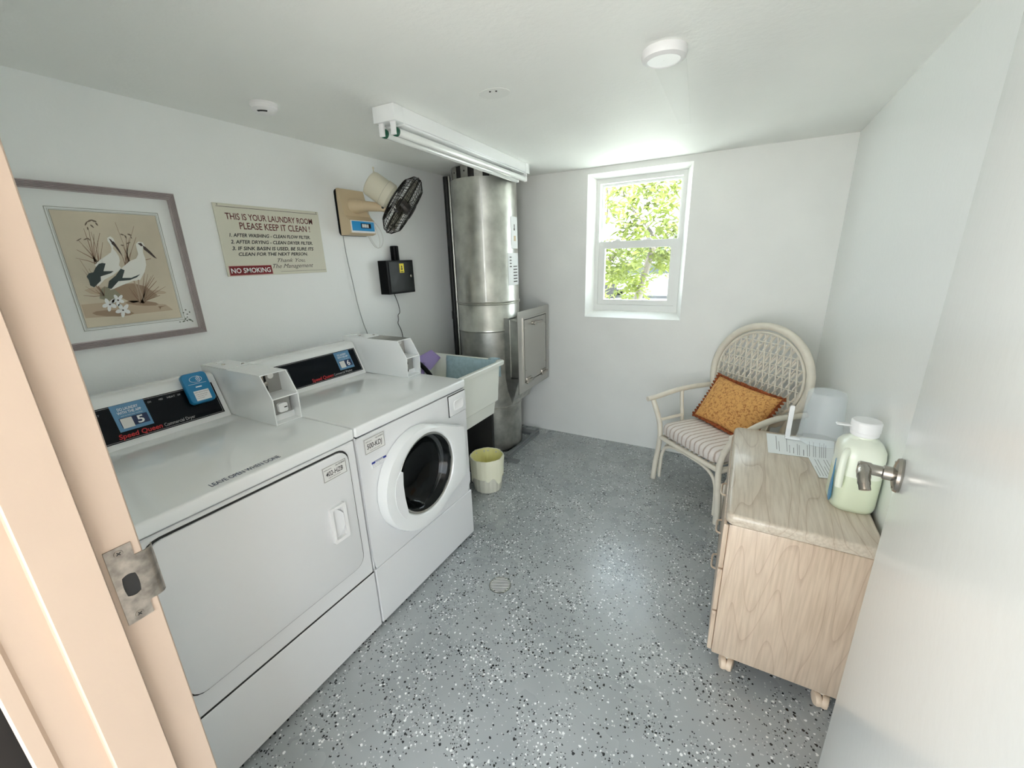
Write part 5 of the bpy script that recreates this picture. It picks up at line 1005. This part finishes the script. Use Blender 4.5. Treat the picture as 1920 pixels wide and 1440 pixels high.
# blue drop shaped label on the side towards the room
bm = new(); drop = [(-.002, .165), (.006, .13), (.010, .10), (.022, .07), (.028, .045), (.022, .028), (.010, .018), (-.006, .022), (-.014, .04), (-.012, .07), (-.006, .10), (-.005, .13)]
LPJ = Plane((gx-.0615, gy-.035, CT), (0, -1, 0), (0, 0, 1))
flat(bm, LPJ, drop, .0, .0012); link('drop_label', bm, m_bottleblue, gj, 'blue drop shaped label')

# ------------------------------------------------------------------ rattan chair (own space: u right, w back)
OC = Vector((1.84, 2.265, 0)); rzc = math.atan2(-.67, .745)
chair = empty('rattan_armchair', OC, 'white washed rattan armchair with round woven back in the corner', 'chair', rz=rzc)
BASE[chair.name] = Vector((0, 0, 0))
def cl_(name, bm, m=m_rattan, smooth=70, label=None, par=None): return link(name, bm, m, par or chair, label, smooth, local=True)
for s_ in (-1, 1):
    bm = new(); tube(bm, spline([(s_*.275, -.005, .001), (s_*.268, -.002, .12), (s_*.250, 0, .25), (s_*.246, 0, .34), (s_*.262, 0, .42), (s_*.300, -.005, .50), (s_*.325, -.01, .548)], 4), .0165, 14); cl_('front_leg', bm)
    bm = new(); tube(bm, spline([(s_*.236, .012, .03), (s_*.232, .012, .14), (s_*.222, .012, .215), (s_*.19, .012, .262), (s_*.12, .012, .288), (0, .012, .294)], 5), .010, 10); cl_('arch', bm)
    bm = new(); tube(bm, spline([(s_*.262, .030, .03), (s_*.258, .034, .16), (s_*.250, .07, .245), (s_*.245, .13, .285), (s_*.24, .22, .294)], 5), .010, 10); cl_('arch', bm)
    bm = new(); tube(bm, spline([(s_*.235, .47, .001), (s_*.240, .43, .18), (s_*.245, .40, .31), (s_*.255, .415, .46), (s_*.275, .44, .56)], 4), .0165, 14); cl_('rear_leg', bm)
    bm = new(); tube(bm, spline([(s_*.338, -.045, .556), (s_*.335, .03, .565), (s_*.325, .16, .592), (s_*.318, .28, .603), (s_*.322, .40, .600), (s_*.325, .485, .598)], 5), .0165, 14); cl_('arm', bm)
    bm = new(); tube(bm, spline([(s_*.25, .17, .305), (s_*.262, .18, .42), (s_*.300, .20, .52), (s_*.318, .21, .588)], 4), .012, 10); cl_('arm_post', bm)
    bm = new(); tube(bm, [(s_*.247, .0, .312), (s_*.243, .40, .312)], .014, 12); cl_('side_rail', bm)
    bm = new(); tube(bm, [(s_*.252, .0, .435), (s_*.262, .18, .44)], .010, 10); cl_('side_rail', bm)
bm = new(); tube(bm, [(-.247, 0, .318), (.247, 0, .318)], .015, 12); cl_('front_rail', bm)
bm = new(); tube(bm, [(-.243, .40, .318), (.243, .40, .318)], .015, 12); cl_('rear_rail', bm)
bm = new()
for i in range(14): tube(bm, [(-.24+.037*i, .0, .325), (-.24+.037*i, .40, .325)], .006, 6)
o_ = cl_('seat_slats', bm); o_['kind'] = 'stuff'
# round back: a leaning hoop
def bk(u, z): return Vector((u, .425+.16*(z-.45), z))
HC, HA, HB = .74, .325, .295
hoopp = []
for i in range(37):
    t = math.radians(-62+304*i/36); hoopp.append(bk(HA*math.cos(t), HC+HB*math.sin(t)))
lowr = hoopp[0]; lowl = hoopp[-1]
bm = new(); tube(bm, [Vector((.15, .40, .36))]+hoopp[0:]+[Vector((-.15, .40, .36))], .021, 16); cl_('back_hoop', bm)
bm = new(); tube(bm, [bk((HA-.036)*math.cos(t), HC+(HB-.036)*math.sin(t)) for t in [2*PI*i/48 for i in range(48)]], .008, 10, closed=True); cl_('inner_hoop', bm)
bm = new(); ea, eb = HA-.042, HB-.042
def chord(u, slope):  # clip the line u0+slope*(z) to the ellipse
    pts = [(u+slope*(z-HC), z) for z in [HC-eb+2*eb*i/60 for i in range(61)]]
    pts = [p for p in pts if (p[0]/ea)**2+((p[1]-HC)/eb)**2 <= 1]; return (pts[0], pts[-1]) if len(pts) > 3 else None
for k in range(-16, 17):
    for sl, off in ((-.22, 0), (.55, .008)):
        c_ = chord(k*.042, sl)
        if c_: tube(bm, [bk(*c_[0])+Vector((0, off, 0)), bk(*c_[1])+Vector((0, off, 0))], .0052, 6)
for k in range(-24, 25):      # short upright links between the diagonals
    for j in range(-4, 5):
        u, z = k*.042+.012*(j % 2), HC+j*.058
        if (u/ea)**2+((z-HC)/eb)**2 < .9: tube(bm, [bk(u-.010, z-.020)-Vector((0, .004, 0)), bk(u+.008, z+.014)-Vector((0, .004, 0))], .0055, 5)
for j in range(-4, 5):
    z = HC+j*.058+.03; hw = 1-((z-HC)/eb)**2
    if hw > 0: hw = ea*math.sqrt(hw); tube(bm, [bk(-hw, z)-Vector((0, .003, 0)), bk(hw, z)-Vector((0, .003, 0))], .0028, 5)
o_ = cl_('woven_panel', bm); o_['kind'] = 'stuff'
# cushion and pillow
Mc = Matrix.Translation(OC)@Matrix.Rotation(rzc, 4, 'Z')
def soft_box(w, d, h, r, e=4, nu=48, nv=12):
    bm = new(); rings = []
    for j in range(nv+1):
        p = -PI/2+PI*j/nv; cz_, sz_ = math.cos(p), math.sin(p); kz = math.copysign(abs(sz_)**(2/3.2), sz_); kr = abs(cz_)**(2/8)
        rings.append([(w/2*kr*math.copysign(abs(math.cos(t))**(2/e), math.cos(t)), d/2*kr*math.copysign(abs(math.sin(t))**(2/e), math.sin(t)), h/2*kz) for t in [2*PI*i/nu for i in range(nu)]])
    loft(bm, rings, True, True); return bm
bm = soft_box(.475, .42, .095, .03, 9); o_ = link('seat_cushion', bm, m_stripe, None, 'striped beige seat cushion on the rattan chair', smooth=60); o_['category'] = 'cushion'
o_.matrix_world = Mc@Matrix.Translation((0, .195, .381))
# throw pillow leaning on the back
pil = empty('throw_pillow', (0, 0, 0), 'rust and gold pillow with fringe leaning on the woven chair back', 'pillow'); BASE[pil.name] = Vector((0, 0, 0))
PL = .46; PH = .30
bm = new(); N = 24
def pil_pt(i, j, s_):
    u = -1+2*i/N; v = -1+2*j/N
    e = (1-abs(u)**2.6)*(1-abs(v)**2.6); th_ = .062*(max(e, 0)**.45)
    pin = 1-.07*(1-abs(v)**2)*abs(u)**3; pin2 = 1-.09*(1-abs(u)**2)*abs(v)**3
    return Vector((PL/2*u*pin, s_*th_, PH/2*v*pin2))
for s_ in (-1, 1):
    V = [[bm.verts.new(pil_pt(i, j, s_)) for j in range(N+1)] for i in range(N+1)]
    for i in range(N):
        for j in range(N): bm.faces.new((V[i][j], V[i+1][j], V[i+1][j+1], V[i][j+1]))
bmesh.ops.remove_doubles(bm, verts=bm.verts[:], dist=.0005)
link('pillow_cover', bm, m_pillow, pil, smooth=80, local=True)
bm = new(); rng = random.Random(3); edge = []
for k in range(N): edge.append(pil_pt(k, 0, 0))
for k in range(N): edge.append(pil_pt(N, k, 0))
for k in range(N): edge.append(pil_pt(N-k, N, 0))
for k in range(N): edge.append(pil_pt(0, N-k, 0))
ne = len(edge); rr0 = []; rr1 = []; rr2 = []
for i in range(ne*3):
    a = edge[(i//3) % ne]; b = edge[(i//3+1) % ne]; p_ = a.lerp(b, (i % 3)/3); d_ = p_.normalized()
    rr0.append(p_-d_*.006); rr1.append(p_+d_*.009+Vector((0, .008*math.sin(i*1.3), 0))); rr2.append(p_+d_*(.016+.006*rng.random())+Vector((0, .014*math.sin(i*1.3+.6), 0)))
V = [[bm.verts.new(p_) for p_ in r] for r in (rr0, rr1, rr2)]
for a, b in zip(V[:-1], V[1:]):
    for i in range(ne*3): bm.faces.new((a[i], a[(i+1) % (ne*3)], b[(i+1) % (ne*3)], b[i]))
o_ = link('fringe', bm, m_fringe, pil, smooth=80, local=True); md = o_.modifiers.new('s', 'SOLIDIFY'); md.thickness = .004
for i in range(0, ne, 2):
    pass
pil.matrix_world = Mc@Matrix.Translation((.025, .305, .565))@Matrix.Rotation(math.radians(0), 4, 'Z')@Matrix.Rotation(math.radians(-32), 4, 'X')@Matrix.Rotation(math.radians(3), 4, 'Y')
